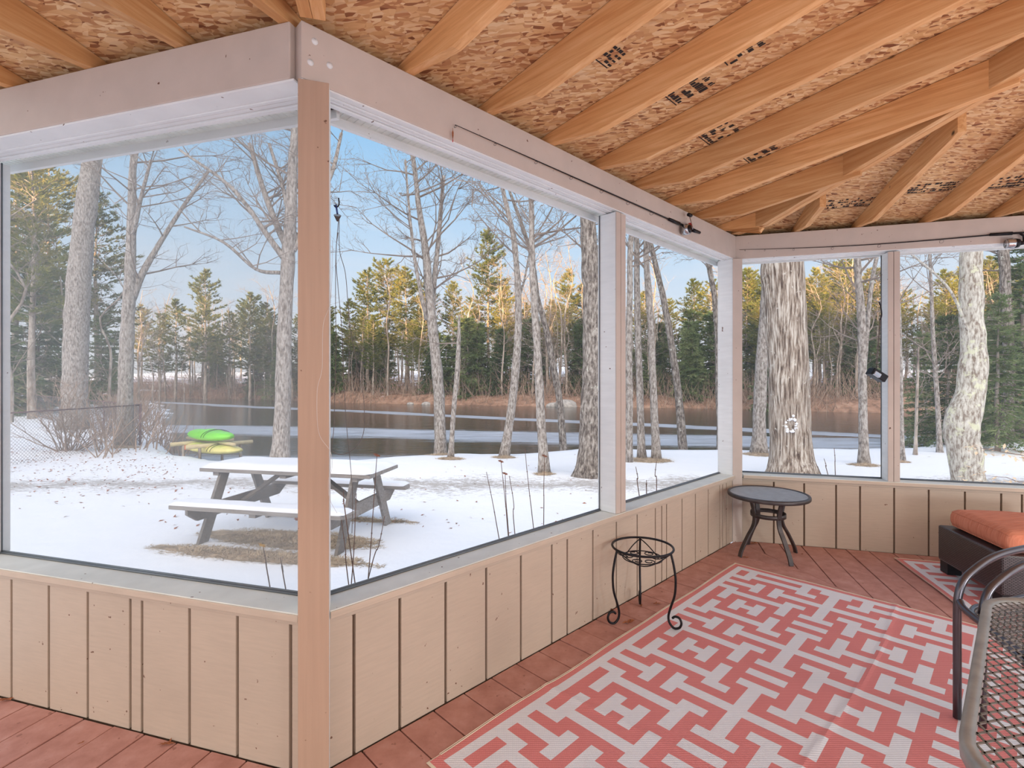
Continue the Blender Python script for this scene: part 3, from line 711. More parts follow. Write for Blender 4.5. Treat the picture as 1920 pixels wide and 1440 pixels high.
c = W(.885, .032, -.035); Uz = Vector((D2.x, D2.y, 0)); Nz = Vector((-N2.x, -N2.y, 0)); Zz = Vector((0, 0, 1))
m = MB(); m.tube([c + Nz * -.01, c + Nz * .028], .034, 18); rb_ = fin(m, 'reel_body', 'silver')
m = MB(); m.tube([c + Nz * .028, c + Nz * .036], .026, 16); fin(m, 'spool_cap', 'black', None, rb_)
m = MB(); m.tube([c + Zz * .03 + Uz * .01, c + Zz * .03 + Uz * .045], .013, 12); fin(m, 'reel_frame', 'black', None, rb_)
hc_ = c + Uz * .06 + Zz * .04
m = MB(); m.tube([hc_ - Nz * .004, hc_ + Nz * .008], .019, 12); fin(m, 'star_drag', 'red', 'red star drag', rb_)
m = MB(); m.strip([hc_ + Nz * .012 + Zz * .06 - Uz * .025, hc_ + Nz * .012 - Zz * .03 + Uz * .035], Uz, .008, .003); fin(m, 'crank_arm', 'silver', None, rb_)
for q in (hc_ + Zz * .064 - Uz * .025, hc_ - Zz * .028 + Uz * .042):
    m = MB(); m.tube([q + Nz * .012 - Uz * .016, q + Nz * .016 + Uz * .018], .012, 10); fin(m, 'crank_knob', 'black', None, rb_)
m = MB(); m.tube([c - Uz * .02 + Nz * .028, c - Uz * .024 - Zz * .02 + Nz * .028, c - Zz * .034 + Nz * .028], .004, 6); fin(m, 'level_wind', 'silver', None, rb_)
r2, W, fin = rod('fishing_rod', 'slim black spinning rod with open reel on the far header', P2, U1, N1, CF, ((1386, 469), (1990, 433)), True)
c = W(.865, .03, -.075); Uz = Vector((U1.x, U1.y, 0)); Nz = Vector((-N1.x, -N1.y, 0))
m = MB(); m.tube([c - Uz * .05, c - Uz * .045, c - Uz * .012, c - Uz * .006], [.03, .033, .03, .034], 18); fin(m, 'spool', 'silver', 'tan line wound on a silver spool')
m = MB(); m.tube([c - Uz * .006, c + Uz * .02], [.034, .03], 16); fin(m, 'rotor', 'black')
m = MB(); m.tube([c + Uz * .02, c + Uz * .06, c + Uz * .05 + Zz * .05, c + Uz * .03 + Zz * .066], [.018, .016, .008, .007], 10); fin(m, 'reel_foot', 'black')
m = MB(); m.tube([c - Uz * .01 + Zz * .036, c - Uz * .055 + Zz * .03 + Nz * .015, c - Uz * .06 + Nz * .036, c - Uz * .055 - Zz * .03 + Nz * .015, c - Uz * .01 - Zz * .036], .002, 5); fin(m, 'bail_wire', 'silver')
# lure hanging below the first rod
q = hit(849, N2, CM - .012); z = H + (HY - 240) * q.y / F
root = empty('fishing_lure', v3(q, z), 'small brown lure with a red tip hanging at the rod tip', 'lure')
m = MB(); m.tube([(0, 0, .0), (0, 0, -.008), (0, 0, -.018), (0, 0, -.032), (0, 0, -.044)], [.0008, .001, .0035, .003, .001], 8); m.obj('lure_body', M['leaf'], root)
m = MB(); m.tube([(0, 0, -.045), (0, 0, -.056)], [.0015, .002], 6); m.obj('lure_tail', M['red'], root)

# --- carabiner hook with cords on the corner post
hk = at(631, 385, 1.655); root = empty('cord_hook', hk, 'dark screw hook with blue carabiner on the near corner post', 'hook')
m = MB(); m.tube(bez([(-.008, 0, 0), (.0, -.004, -.008), (.010, -.006, .0), (.009, -.006, .022)], 5), .0022, 6); m.obj('hook', M['black'], root)
m = MB(); m.tube([(.0, -.006, .0), (.006, -.008, -.032)], .003, 6); m.obj('carabiner', M['blue'], root)
m = MB()
for k in range(8): m.tube([(.006 + (.011 - k * .0012) * math.cos(a), -.008 + (.011 - k * .0012) * math.sin(a), -.036 - k * .0026) for a in [2 * math.pi * i / 12 for i in range(12)]], .0011, 4, closed=True)
m.obj('coiled_cord', M['cord'], root)
def cord(label, pts, r, mat='cord', Y=1.64, name='hanging_cord'):
    m = MB(); P_ = [at(x, y, Y + (dy[0] if dy else 0)) for x, y, *dy in pts]; o = P_[0]
    m.tube(bez([p - o for p in P_], 6), r, 5); ob = m.obj(name, M[mat]); ob.location = o; tag(ob, label, 'cord', 'cords hanging from the post hook'); return ob
cord('grey cord looping down beside the near corner post and back', [(636, 410), (637, 470), (648, 515), (655, 600), (668, 680), (681, 740), (683, 800), (675, 828), (658, 846), (640, 852), (625, 848), (622, 838, -.01), (626, 800), (628, 720), (630, 640), (629, 560), (630, 470), (634, 436)], .0011)
cord('grey cord hanging straight beside the looping cord', [(635, 410), (630, 480), (634, 540), (641, 620), (645, 720), (650, 800), (657, 870), (661, 930), (660, 1000)], .0011, Y=1.66)
cord('pale thin line looping across the face of the near corner post', [(624, 450, .02), (620, 560, -.01), (606, 610, -.045), (604, 690, -.045), (595, 730, -.045), (595, 790, -.045), (601, 820, -.045), (620, 848, -.04), (622, 880, -.03), (616, 900, -.035), (618, 935, -.03), (632, 962, 0)], .0006, 'line')
# --- clip light hanging on the far mullion
hk = at(1652, 578, 3.69); root = empty('clip_light', hk, 'small black clip light hanging on a cord at the far split post', 'clip light')
dz = lambda x, y: at(x - 3, y, 3.69) - hk
m = MB(); m.tube(bez([dz(1651, 566), dz(1654, 574), dz(1656, 590), dz(1653, 600)], 4), .0045, 6); m.obj('hook', M['black'], root)
m = MB(); m.tube([dz(1655, 590), dz(1652, 620), dz(1649, 660), dz(1647, 690)], .0022, 5); m.tube([dz(1654, 592), dz(1649, 640), dz(1645, 690)], .0018, 5); m.obj('cord', M['cord'], root)
m = MB(); a = rad(-32); m.box(dz(1647, 703), (.12, .07, .055), M=Matrix.Rotation(rad(32), 4, 'Y')); m.obj('lamp_body', M['black'], root, bevel=.006)
m = MB(); m.box(dz(1640, 702) + Vector((0, -.02, 0)), (.05, .06, .03), M=Matrix.Rotation(rad(32), 4, 'Y')); m.obj('lens', M['silver'], root, bevel=.003)
# --- dry leaves on the deck
def leaf_mesh(s, seed, mat='leaf'):
    rr = random.Random(seed); m = MB(); n = 10; vs = [(0, 0, .003)]
    for k in range(n * 2):
        a = math.pi * k / n; r = s * (.5 + .5 * abs(math.cos(a))) * (1 if k % 2 else .62) * rr.uniform(.8, 1.1)
        vs.append((r * math.cos(a), .55 * r * math.sin(a), .002 + abs(rr.gauss(0, s * .12))))
    m.add(vs, [(0, k + 1, (k + 1) % (2 * n) + 1) for k in range(2 * n)]); return m
for k, (x, y, s_, rz, lb) in enumerate(((1180, 1168, .045, .5, 'curled orange leaf under the left foot of the plant stand'), (1145, 1143, .03, 2, 'brown leaf against the wall behind the plant stand'), (1202, 1137, .022, 1.2, 'crumpled leaf at the rear foot of the plant stand'),
     (1232, 1133, .03, .2, 'dark flat twig-like leaf right of the plant stand'), (1412, 1020, .05, .1, 'dark brown leaf under the round side table'), (1396, 1046, .03, -.4, 'small leaf by the left foot of the round side table'), (1504, 1040, .018, .8, 'tiny leaf by the right foot of the round side table'),
     (14, 1313, .035, .4, 'tan leaf at the foot of the wall at the left edge'), (313, 1396, .03, .2, 'clump of brown leaf debris below the left wall seam'), (152, 1395, .012, .9, 'tiny brown seed lying on the left deck boards'), (263, 1362, .02, 1.5, 'rotten leaf bits in the left wall seam'))):
    p = ground(x, y); o = leaf_mesh(s_, k).obj('dry_leaf', M['leaf']); o.location = (p.x, p.y, .002); o.rotation_euler = (0, 0, rz); tag(o, lb, 'leaf', 'dry leaves on the deck')

# ================================================================== OUTDOORS
def gp(px, Y, z=GZ): return Vector(((px - 960) / F * Y, Y, z))
near = [(-70, 60), (-33, 45), (-17, 24), (-11.2, 16.4), (-8.6, 13.6), (-7.2, 12.7), (-5.0, 12.1), (-3.4, 13.0), (-1.6, 13.8), (.6, 14.1), (2.8, 14.7), (5.9, 14.6), (9.1, 14.9), (10.8, 14.7), (15, 16.6), (26, 20), (70, 30)]
farp = [(-90, 82), (-45, 62), (-28, 58), (-17, 50), (-7.5, 46), (2, 43), (16, 40), (21, 37), (25, 34.5), (32, 36), (48, 42), (90, 60)]
def lin(poly, x):
    for (a, b), (c, d) in zip(poly, poly[1:]):
        if a <= x <= c: return b + (d - b) * (x - a) / (c - a)
    return poly[0][1] if x < poly[0][0] else poly[-1][1]
def gz(x, y):
    s_ = lin(near, x) - y; w = .5 * noise.noise(Vector((x * .6, 2, 0)))
    t = max(0, min(1, (s_ + .1 + w) / 1.0)); t = t * t * (3 - 2 * t)
    bumpy = .05 * noise.noise(Vector((x * .35, y * .35, 0))) + .015 * noise.noise(Vector((x * 1.5, y * 1.5, 3)))
    l = max(0, min(1, (-x - 9 + (14 - y) * .0) / 6)) * .18
    return (WZ - .25) * (1 - t) + (GZ + bumpy + l) * t
def grid(xs, ys, fz, name, mat, label):
    m = MB(); n = len(ys); vs = [(x, y, fz(x, y)) for x in xs for y in ys]
    m.add(vs, [(i * n + j, (i + 1) * n + j, (i + 1) * n + j + 1, i * n + j + 1) for i in range(len(xs) - 1) for j in range(n - 1)], True)
    return tag(m.obj(name, mat), label, kind='structure')
fr_ = lambda a, b, s: [a + s * i for i in range(int((b - a) / s) + 1)]
xs = fr_(-70, -22, 2.5) + fr_(-20, 18, .3) + fr_(20, 70, 2.5); ys = [-45, -20, -8, -4] + fr_(-2, 18, .3) + fr_(19, 64, 2)
grid(xs, ys, gz, 'snowy_yard', M['snow'], 'snow covered yard sloping to the river bank')
def fz(x, y):
    s_ = y - lin(farp, x)
    b = (.9 + .4 * noise.noise(Vector((x * .15, 0, 4)))) * min(1, max(-.6, s_ / 1.6)) + max(0, s_ - 3) * .05 + .3 * noise.noise(Vector((x * .2, y * .2, 7))) * (1 if s_ > 0 else 0)
    hill = 0
    return WZ + b + hill
grid(fr_(-110, 110, 1.6), fr_(33, 66, .6) + fr_(68, 150, 4), fz, 'far_riverbank', M['bank'], 'leaf littered far bank rising into the forest')
m = MB(); m.add([(-110, 5, WZ), (110, 5, WZ), (110, 90, WZ), (-110, 90, WZ)], [(0, 1, 2, 3)]); tag(m.obj('river', M['river']), 'dark slow river streaked with drifting ice', kind='structure')
# unseen ridge added behind the viewer to shade the yard from the low sun
m = MB(); n_ = 60; vs = []
for i in range(n_ + 1):
    x = -150 + 300 * i / n_; h_ = 17.5 + 2.6 * noise.noise(Vector((x * .05, 3, 0))) + 1.6 * noise.noise(Vector((x * .3, 9, 0)))
    vs += [(x, -46, GZ), (x, -60, h_), (x, -90, h_ * .9)]
m.add(vs, [(i * 3 + k, (i + 1) * 3 + k, (i + 1) * 3 + k + 1, i * 3 + k + 1) for i in range(n_) for k in range(2)]); tag(m.obj('wooded_ridge', M['bank']), 'wooded ridge behind the house', kind='structure')

# ---- tree builders
def grow(m, p, d, L, r, depth, rr, sides=3, up=.12, kids=3):
    n = 4 if depth else 3; pts = [p]; rs = [r]; q = Vector(p); dd = Vector(d)
    for i in range(n):
        dd = (dd + Vector((rr.gauss(0, .14), rr.gauss(0, .14), rr.gauss(0, .1) + up * .5))).normalized()
        q = q + dd * (L / n); pts.append(q.copy()); rs.append(r * (1 - .8 * (i + 1) / n))
        if depth:
            for _ in range(kids if i else max(1, kids - 1)):
                if rr.random() < .75:
                    s_ = Vector((rr.gauss(0, 1), rr.gauss(0, 1), rr.gauss(0, .6))); s_ = (s_ - dd * s_.dot(dd)).normalized()
                    grow(m, q.copy(), (dd * .75 + s_ * .75).normalized(), L * rr.uniform(.32, .6) * (1 - .1 * i), r * .45, depth - 1, rr, 3, up, kids)
    m.tube(pts, rs, sides, cap=False)
def trunk_mesh(m, pts, rs, sides=9, rough=.07, seed=0, flare=True):
    P_ = bez(pts, 5); n = len(P_); k = len(rs) - 1; R_ = []
    for i in range(n):
        t = i / (n - 1) * k; a = min(k - 1, int(t)); R_.append(rs[a] + (rs[a + 1] - rs[a]) * (t - a))
    b = len(m.v)
    if flare:
        R_[0] *= 1.45; R_[1] *= 1.18
        if n > 2: R_[2] *= 1.05
    m.tube(P_, R_, sides, cap=True)
    for i in range(b, len(m.v)):
        v = Vector(m.v[i]); s_ = (i - b) // sides; c = P_[min(s_, n - 1)]
        f = 1 + rough * noise.noise(v * 3.1 + Vector((seed, 0, 0))) * 2 + rough * .7 * noise.noise(v * 9 + Vector((0, seed, 0)))
        m.v[i] = tuple(c + (v - c) * f)
    return P_, R_
def near_tree(name, label, px_pts, wid, base_y, mat, seed, limbs=(), h0=.45, nb=14, blen=2.2, depth=3, group=None, sides=10, Y=None, rough=.07, cat='tree', topext=1, tm='twig'):
    rr = random.Random(seed); Y = Y or F * (H - GZ) / (base_y - HY)
    base = gp(px_pts[0][0], Y); base.z = gz(base.x, base.y) - .05
    pts = [base] + [at(x, y, Y) for x, y in px_pts[1:]]
    if topext:
        d = (pts[-1] - pts[-2]).normalized(); pts += [pts[-1] + d * 2.2 + Vector((rr.uniform(-.3, .3), rr.uniform(-.3, .3), 0)), pts[-1] + d * 4.2]
    rs = [w * Y / F / 2 for w in wid];
    if topext: rs += [rs[-1] * .6, rs[-1] * .25]
    root = empty(name, base, label, cat, group); inv = Matrix.Translation(-base)
    m = MB(); P_, R_ = trunk_mesh(m, pts, rs, sides, rough, seed)
    lm = []
    for l in limbs:
        lp = [at(x, y, Y + dy) for x, y, dy in l[0]]; lr = [w * Y / F / 2 for w in l[1]]
        a, b_ = trunk_mesh(m, lp, lr, 7, rough, seed, False); lm.append((a, b_))
    o = m.obj('trunk', M[mat]); o.parent = root; o.matrix_parent_inverse = inv
    m = MB()
    nb = int(nb * 1.5) if depth == 3 else nb
    def sprout(PP, RR, i0, cnt, ln):
        for _ in range(cnt):
            i = rr.randint(i0, len(PP) - 2); t = rr.random(); p = PP[i].lerp(PP[i + 1], t); a = rr.uniform(0, 2 * math.pi); el = rr.uniform(.1, .9)
            d = Vector((math.cos(a) * math.cos(el), math.sin(a) * math.cos(el), math.sin(el)))
            grow(m, p, d, ln * rr.uniform(.5, 1.15), max(.006, min(RR[i] * .38, .028)), depth, rr, 4, .12, 2 if depth == 3 else 3)
    sprout(P_, R_, int(len(P_) * h0), nb, blen)
    for a, b_ in lm: sprout(a, b_, 3, max(4, nb // 2), blen * .7)
    if m.v: o = m.obj('branches', M[tm]); o.parent = root; o.matrix_parent_inverse = inv
    return root
NT_ = near_tree
NT_('oak_tree', 'thick straight pale trunk rising behind the chain link fence', [(139, 815), (141, 700), (146, 560), (158, 420), (173, 300)], [40, 40, 37, 34, 31], 0, 'bark_pale', 1, h0=.75, nb=8, Y=17.5)
NT_('maple_tree', 'forked grey tree right of the thick fence trunk', [(234, 838), (236, 700), (240, 600), (243, 540), (247, 420), (252, 290)], [27, 25, 22, 20, 15, 12], 838, 'bark_pale', 2,
    limbs=[([(246, 562, 0), (268, 510, .2), (300, 455, .4), (345, 385, .7), (392, 320, 1)], [15, 12, 9, 7, 5]), ([(250, 440, 0), (262, 380, -.2), (283, 300, -.4)], [9, 7, 5])], h0=.55, nb=12, blen=2.6)
NT_('maple_tree', 'pale spreading tree left of the near corner post', [(524, 868), (530, 760), (533, 640), (537, 540), (542, 460), (546, 380), (549, 300), (552, 230)], [31, 28, 26, 25, 24, 19, 16, 13], 868, 'bark_pale', 3,
    limbs=[([(538, 492, 0), (500, 440, -.2), (462, 385, -.4), (420, 340, -.6), (335, 280, -1)], [13, 10, 8, 6, 4]), ([(541, 470, 0), (518, 420, .2), (492, 350, .4), (468, 270, .6)], [14, 12, 10, 8]),
           ([(546, 420, 0), (530, 350, .3), (505, 270, .6)], [10, 8, 6]), ([(530, 512, 0), (480, 505, -.3), (420, 455, -.7), (345, 425, -1.1)], [8, 6, 5, 3]), ([(550, 470, 0), (572, 420, .2), (620, 330, .5), (640, 250, .8)], [12, 10, 8, 6])], h0=.5, nb=14, blen=2.2)
NT_('maple_tree', 'twin stemmed pale tree at the water in the centre screen', [(826, 845), (823, 740), (814, 640), (806, 560), (798, 470), (784, 380), (775, 300)], [22, 20, 19, 17, 14, 10, 8], 845, 'bark_pale', 4,
    limbs=[([(820, 760, 0), (815, 660, .15), (812, 560, .2), (822, 450, .3), (832, 330, .4)], [12, 12, 11, 9, 7]), ([(800, 600, 0), (780, 500, -.3), (768, 400, -.4), (760, 300, -.6)], [8, 7, 5, 4])], h0=.45, nb=18, blen=2.6)
NT_('sapling_tree', 'thin leaning broken sapling beside the twin stemmed tree', [(845, 858), (850, 780), (857, 700), (860, 640), (861, 590)], [10, 9, 9, 8, 4], 858, 'bark_pale', 5, nb=3, blen=1.2, depth=1, topext=0, sides=7)
NT_('maple_tree', 'slender leaning grey tree in the middle of the centre screen', [(945, 853), (960, 760), (968, 680), (972, 600), (970, 520), (962, 440), (942, 350)], [17, 16, 15, 14, 12, 10, 8], 853, 'bark_pale', 6,
    limbs=[([(972, 560, 0), (982, 530, .2), (990, 490, .4), (1000, 440, .5)], [5, 4, 4, 3])], h0=.5, nb=12, blen=2.2)
NT_('maple_tree', 'slim upright grey tree left of the rough barked trunk', [(1021, 886), (1014, 780), (1009, 680), (1004, 600), (999, 520), (997, 440), (995, 360)], [19, 17, 15, 14, 13, 11, 10], 886, 'bark_pale', 7, h0=.55, nb=12, blen=2.0)
NT_('maple_tree', 'dark spotted trunk leaning away left behind the slim upright tree', [(1059, 836), (1050, 760), (1038, 690), (1022, 610), (1008, 560), (1000, 500), (985, 440)], [14, 13, 12, 11, 10, 9, 7], 836, 'bark_dark', 8, h0=.6, nb=6, blen=2.0)
NT_('oak_tree', 'thick rough barked trunk left of the window mullion', [(1108, 892), (1110, 800), (1112, 700), (1112, 600), (1108, 520), (1103, 440), (1100, 380)], [51, 46, 42, 36, 33, 31, 28], 892, 'bark_dark', 9, limbs=[([(1120, 560, 0), (1130, 500, .1), (1128, 430, .2), (1150, 340, .3)], [16, 14, 12, 10])], h0=.8, nb=5, sides=14, rough=.1)
for k, (p, w, by, lb, mt) in enumerate((([(1178, 866), (1180, 760), (1179, 640), (1181, 540), (1184, 440)], [14, 13, 12, 11, 10], 866, 'pale trunk hugging the right side of the window mullion', 'bark_pale'),
     ([(1203, 858), (1200, 740), (1196, 620), (1194, 520), (1192, 420)], [14, 13, 12, 11, 10], 858, 'straight grey trunk, left one of the pair sharing a grassy mound', 'bark_pale'),
     ([(1231, 860), (1226, 760), (1222, 650), (1217, 560), (1212, 450)], [15, 14, 12, 12, 10], 860, 'straight grey trunk, right one of the pair sharing a grassy mound', 'bark_pale'),
     ([(1283, 834), (1272, 740), (1258, 640), (1244, 560), (1230, 500), (1218, 440)], [16, 14, 12, 11, 10, 8], 834, 'dark leaning trunk near the right end of the centre screens', 'bark_dark'),
     ([(1352, 838), (1348, 740), (1346, 640), (1340, 560), (1328, 490)], [12, 12, 11, 10, 9], 838, 'shadowy trunk right beside the far corner post', 'bark_dark'))):
    NT_('maple_tree', lb, p, w, by, mt, 20 + k, h0=.55, nb=9, blen=1.9)
NT_('oak_tree', 'leaning grey trunk partly behind the giant tree', [(1423, 848), (1424, 760), (1428, 680), (1434, 600), (1440, 520), (1462, 430)], [24, 22, 21, 20, 18, 16], 848, 'bark_pale', 31, h0=.7, nb=6)
NT_('oak_tree', 'giant furrowed trunk with a snowy scar in the far left screen', [(1484, 895), (1481, 800), (1478, 700), (1473, 600), (1467, 500), (1462, 420)], [74, 71, 69, 70, 72, 73], 895, 'bark_giant', 32, h0=.9, nb=3, sides=28, rough=.05)
NT_('birch_tree', 'slim pale trunk standing left of the split window post', [(1620, 870), (1618, 780), (1617, 690), (1615, 600), (1610, 530), (1606, 460)], [17, 15, 14, 14, 13, 12], 870, 'bark_pale', 33, limbs=[([(1620, 690, 0), (1626, 620, .2), (1631, 560, .3), (1640, 500, .4), (1655, 440, .6)], [9, 8, 8, 7, 6])], h0=.5, nb=10, blen=1.8)
NT_('birch_tree', 'narrow pale trunk just right of the split window post', [(1692, 862), (1690, 780), (1688, 690), (1686, 600), (1682, 500)], [9, 8, 8, 7, 6], 862, 'bark_pale', 34, h0=.5, nb=6, blen=1.6, sides=7)
NT_('maple_tree', 'crooked blotched trunk bulging at the base in the far right screen', [(1818, 925), (1808, 850), (1802, 800), (1818, 740), (1825, 670), (1822, 600), (1820, 530), (1821, 460)], [46, 53, 52, 46, 41, 37, 34, 33], 925, 'bark_twist', 35, h0=.7, nb=6, blen=1.8, sides=18, rough=.09,
    limbs=[([(1822, 640, 0), (1790, 560, -.2), (1760, 520, -.3), (1700, 470, -.5)], [6, 5, 4, 3])])
NT_('hemlock_tree', 'dark mossy trunk at the right edge beyond the crooked tree', [(1888, 850), (1890, 760), (1892, 660), (1886, 560), (1880, 470)], [20, 19, 18, 17, 16], 0, 'bark_dark', 36, h0=.4, nb=10, blen=1.6, Y=15.5)
NT_('sapling_tree', 'thin brown hemlock stem right of the narrow pale trunk', [(1716, 853), (1718, 790), (1720, 720), (1722, 650)], [6, 5, 5, 3], 853, 'bark_far', 37, h0=.3, nb=8, blen=.9, depth=1, topext=0, sides=6)
# scar of packed snow on the giant trunk
Yg = F * (H - GZ) / (895 - HY); m = MB(); rr = random.Random(5); c = at(1484, 797, Yg - .365)
for k in range(26):
    a = rr.uniform(0, 6.28); q = Vector((.10 * math.cos(a) + rr.gauss(0, .02), 0, .12 * math.sin(a) + rr.gauss(0, .02))); q.y = (q.x + .02) ** 2 * .9
    s_ = rr.uniform(.012, .03); m.lathe([(0, -s_), (s_ * .8, -s_ * .5), (s_, 0), (s_ * .8, s_ * .5), (0, s_)], q, 7)
o = m.obj('snow_clump', M['snowcap']); o.location = c; tag(o, 'ring of packed snow stuck to the giant furrowed trunk', 'snow')

def conifer(h, seed, style='pine', fine=1.0, lean=0):
    rr = random.Random(seed); mt = MB(); mf = MB()
    tp = [Vector((lean * (i / 6) ** 2 * h * .1 + rr.gauss(0, .05), rr.gauss(0, .05), h * i / 6)) for i in range(7)]
    r0 = .012 * h + .03; mt.tube(tp, [r0 * (1 - i / 6.3) for i in range(7)], 6, cap=False)
    z0 = h * (.32 if style == 'pine' else .06); z = z0
    while z < h - .15:
        f = (h - z) / (h - z0); c = tp[0].lerp(tp[-1], z / h)
        Lm = (1.0 + 1.9 * min(1, f * 1.6) * (1 - .35 * f)) * h / 15 if style == 'pine' else (.25 + .235 * (h - z)) * 1.0
        if f < .12: Lm = .3 + 5 * f * (.8 if style == 'pine' else .6)
        for b in range(rr.randint(5, 8)):
            if style == 'pine' and rr.random() < .2: continue
            a = rr.uniform(0, 6.283); L = Lm * rr.uniform(.6, 1.2); el = (.15 + .5 * (1 - f)) if style == 'pine' else (-.12 + .5 * (1 - f) ** 2)
            d = Vector((math.cos(a) * math.cos(el), math.sin(a) * math.cos(el), math.sin(el))); e = c + d * L + Vector((0, 0, .06 * L if style == 'pine' else -.08 * L))
            mt.tube([c, c.lerp(e, .5), e], [.022, .014, .005], 3, cap=False)
            nt = int((5 + L * 7.0) * (1.0 if style == 'pine' else 1.25) / fine)
            for k in range(nt):
                t = rr.uniform(.25 if style == 'pine' else .1, 1.04); q = c.lerp(e, t); sp = L * .3 * (1.05 - t * .75)
                side = Vector((-d.y, d.x, 0)).normalized() * rr.uniform(-1, 1) * sp; q = q + side + Vector((0, 0, rr.gauss(0, .05)))
                for _ in range(5 if style == 'pine' else 4):
                    dd = (d * .8 + side.normalized() * .7 * rr.random() + Vector((rr.gauss(0, .45), rr.gauss(0, .45), rr.gauss(.18 if style == 'pine' else -.1, .3)))).normalized()
                    ln = rr.uniform(.2, .42) * fine; wv = dd.cross(Vector((rr.gauss(0, 1), rr.gauss(0, 1), 1))).normalized() * (.048 * fine)
                    mf.add([q - wv, q + wv, q + dd * ln], [(0, 1, 2)])
        z += rr.uniform(.32, .55) * (1 if style == 'pine' else .8) * (h / 14) ** .4
    return mt, mf
def mk_conifer(name, label, h, seed, style, fine=1.0, group=None, mat=None):
    root = empty(name, (0, 0, 0), label, 'tree', group); a, b = conifer(h, seed, style, fine)
    a.obj('trunk', M['bark_far'], root); b.obj('foliage', M[mat or ('pine' if style == 'pine' else 'hemlock')], root); return root
def mk_bare(name, label, h, seed, group=None, spread=1.0):
    rr = random.Random(seed); root = empty(name, (0, 0, 0), label, 'tree', group); m = MB()
    pts = [Vector((rr.gauss(0, .12) * i * .6, rr.gauss(0, .12) * i * .6, h * i / 5)) for i in range(6)]; r0 = h * .0085 + .02
    P_ = bez(pts, 3); m.tube(P_, [r0 * (1 - .88 * i / len(P_)) for i in range(len(P_))], 6, cap=False); m.obj('trunk', M['bark_far'], root)
    m = MB()
    for k in range(26):
        i = rr.randint(int(len(P_) * .22), len(P_) - 1); a = rr.uniform(0, 6.28); el = rr.uniform(.1, 1.0)
        grow(m, P_[i], Vector((math.cos(a) * math.cos(el), math.sin(a) * math.cos(el), math.sin(el))), h * .17 * rr.uniform(.5, 1.2) * spread, .022, 2, rr, 3, .1, 2)
    m.obj('branches', M['twig'], root); return root
used = set()
def place(proto, x, y, s, z, rz, label=None, group=None):
    if id(proto) not in used: used.add(id(proto)); o = proto
    else: o = copy_tree(proto)
    o.location = (x, y, z); o.rotation_euler = (0, 0, rz); o.scale = (s * R.uniform(.9, 1.1), s * R.uniform(.9, 1.1), s)
    if label:
        o['label'] = label
        if 'group' in o: del o['group']
    return o
PH = 15.0
pines = [mk_conifer('pine_tree', 'green and gold pine standing in the forest across the river', PH, 100 + k, 'pine', 1.0, 'pines across the river') for k in range(5)]
hems = [mk_conifer('hemlock_tree', 'dark green hemlock low along the far river bank', 6.0, 120 + k, 'hemlock', 1.0, 'hemlocks along the far bank') for k in range(3)]
bares = [mk_bare('bare_tree', 'leafless grey tree crowded in the forest across the river', 12.0, 140 + k, 'leafless trees across the river') for k in range(6)]
GPn, GHm, GBr = 'pines across the river', 'hemlocks along the far bank', 'leafless trees across the river'
def far_pine(px, ty, Y, label=None):
    x = (px - 960) / F * Y; z = fz(x, Y); top = H - (ty - HY) * Y / F; s = (top - z) / PH
    o = place(R.choice(pines), x, Y, s, z - .1, R.uniform(0, 6.28))
    o['label'] = label or 'green and gold pine standing in the forest across the river'
    if label:
        if 'group' in o: del o['group']
    else: o['group'] = GPn
far_pine(915, 432, 57, 'tallest golden topped pine across the river, in the centre screen')
far_pine(1065, 505, 58, 'bright gold topped pine left of the rough barked trunk'); far_pine(385, 505, 56, 'pointed pine rising above the brush left of the spreading tree')
far_pine(468, 545, 54, 'small lone pine silhouetted left of the spreading tree')
for px, ty, Y in ((655, 560, 54), (690, 500, 52), (725, 480, 56), (762, 498, 53), (800, 520, 58), (850, 528, 60), (880, 560, 55), (948, 530, 52), (985, 565, 57), (1035, 560, 60), (1092, 530, 62), (505, 592, 58), (330, 560, 58), (430, 580, 60), (560, 590, 55), (612, 560, 54),
                  (1210, 540, 52), (1255, 560, 56), (1300, 520, 55), (1335, 520, 50), (1400, 500, 48), (1445, 520, 52), (1530, 500, 47), (1570, 485, 50), (1600, 510, 46), (1645, 500, 45), (1700, 540, 47), (1750, 560, 46), (1780, 540, 50), (1850, 520, 48), (1905, 500, 46), (1880, 540, 52), (1500, 540, 55), (1425, 560, 44), (1545, 560, 42), (700, 590, 50), (775, 600, 49), (900, 610, 49), (1075, 600, 50)):
    far_pine(px, ty, Y)
for k in range(60):
    Y = R.uniform(60, 88); px = R.uniform(260, 1960); far_pine(px, HY - (R.uniform(6.5, 12) * F / Y), Y)
for k in range(170):
    px = R.uniform(250, 1980); x0 = (px - 960) / F; Y = R.uniform(0, 1) ** 1.3 * 28 + 1.5
    for _ in range(6): base_ = lin(farp, x0 * (45 + Y)); 
    Y = Y + base_; x = x0 * Y; s = R.uniform(.62, 1.12); place(R.choice(bares), x, Y, s, fz(x, Y) - .1, R.uniform(0, 6.28))
for k in range(84):
    px = R.choice((R.uniform(400, 720), R.uniform(700, 1400), R.uniform(1000, 1950), R.uniform(480, 1350))); Yb = lin(farp, (px - 960) / F * 48) + R.choice((R.uniform(2, 7), R.uniform(4, 16))); x = (px - 960) / F * Yb
    place(R.choice(hems), x, Yb, R.uniform(.45, 1.35), fz(x, Yb) - .1, R.uniform(0, 6.28))
for k in range(46):
    px = R.uniform(330, 1960); Yb = lin(farp, (px - 960) / F * 46) + R.uniform(.8, 4); x = (px - 960) / F * Yb
    place(R.choice(bares), x, Yb, R.uniform(.3, .62), fz(x, Yb) - .1, R.uniform(0, 6.28))
for k in range(26):
    px = R.uniform(1380, 1980); far_pine(px, HY - R.uniform(150, 235), R.uniform(44, 62))
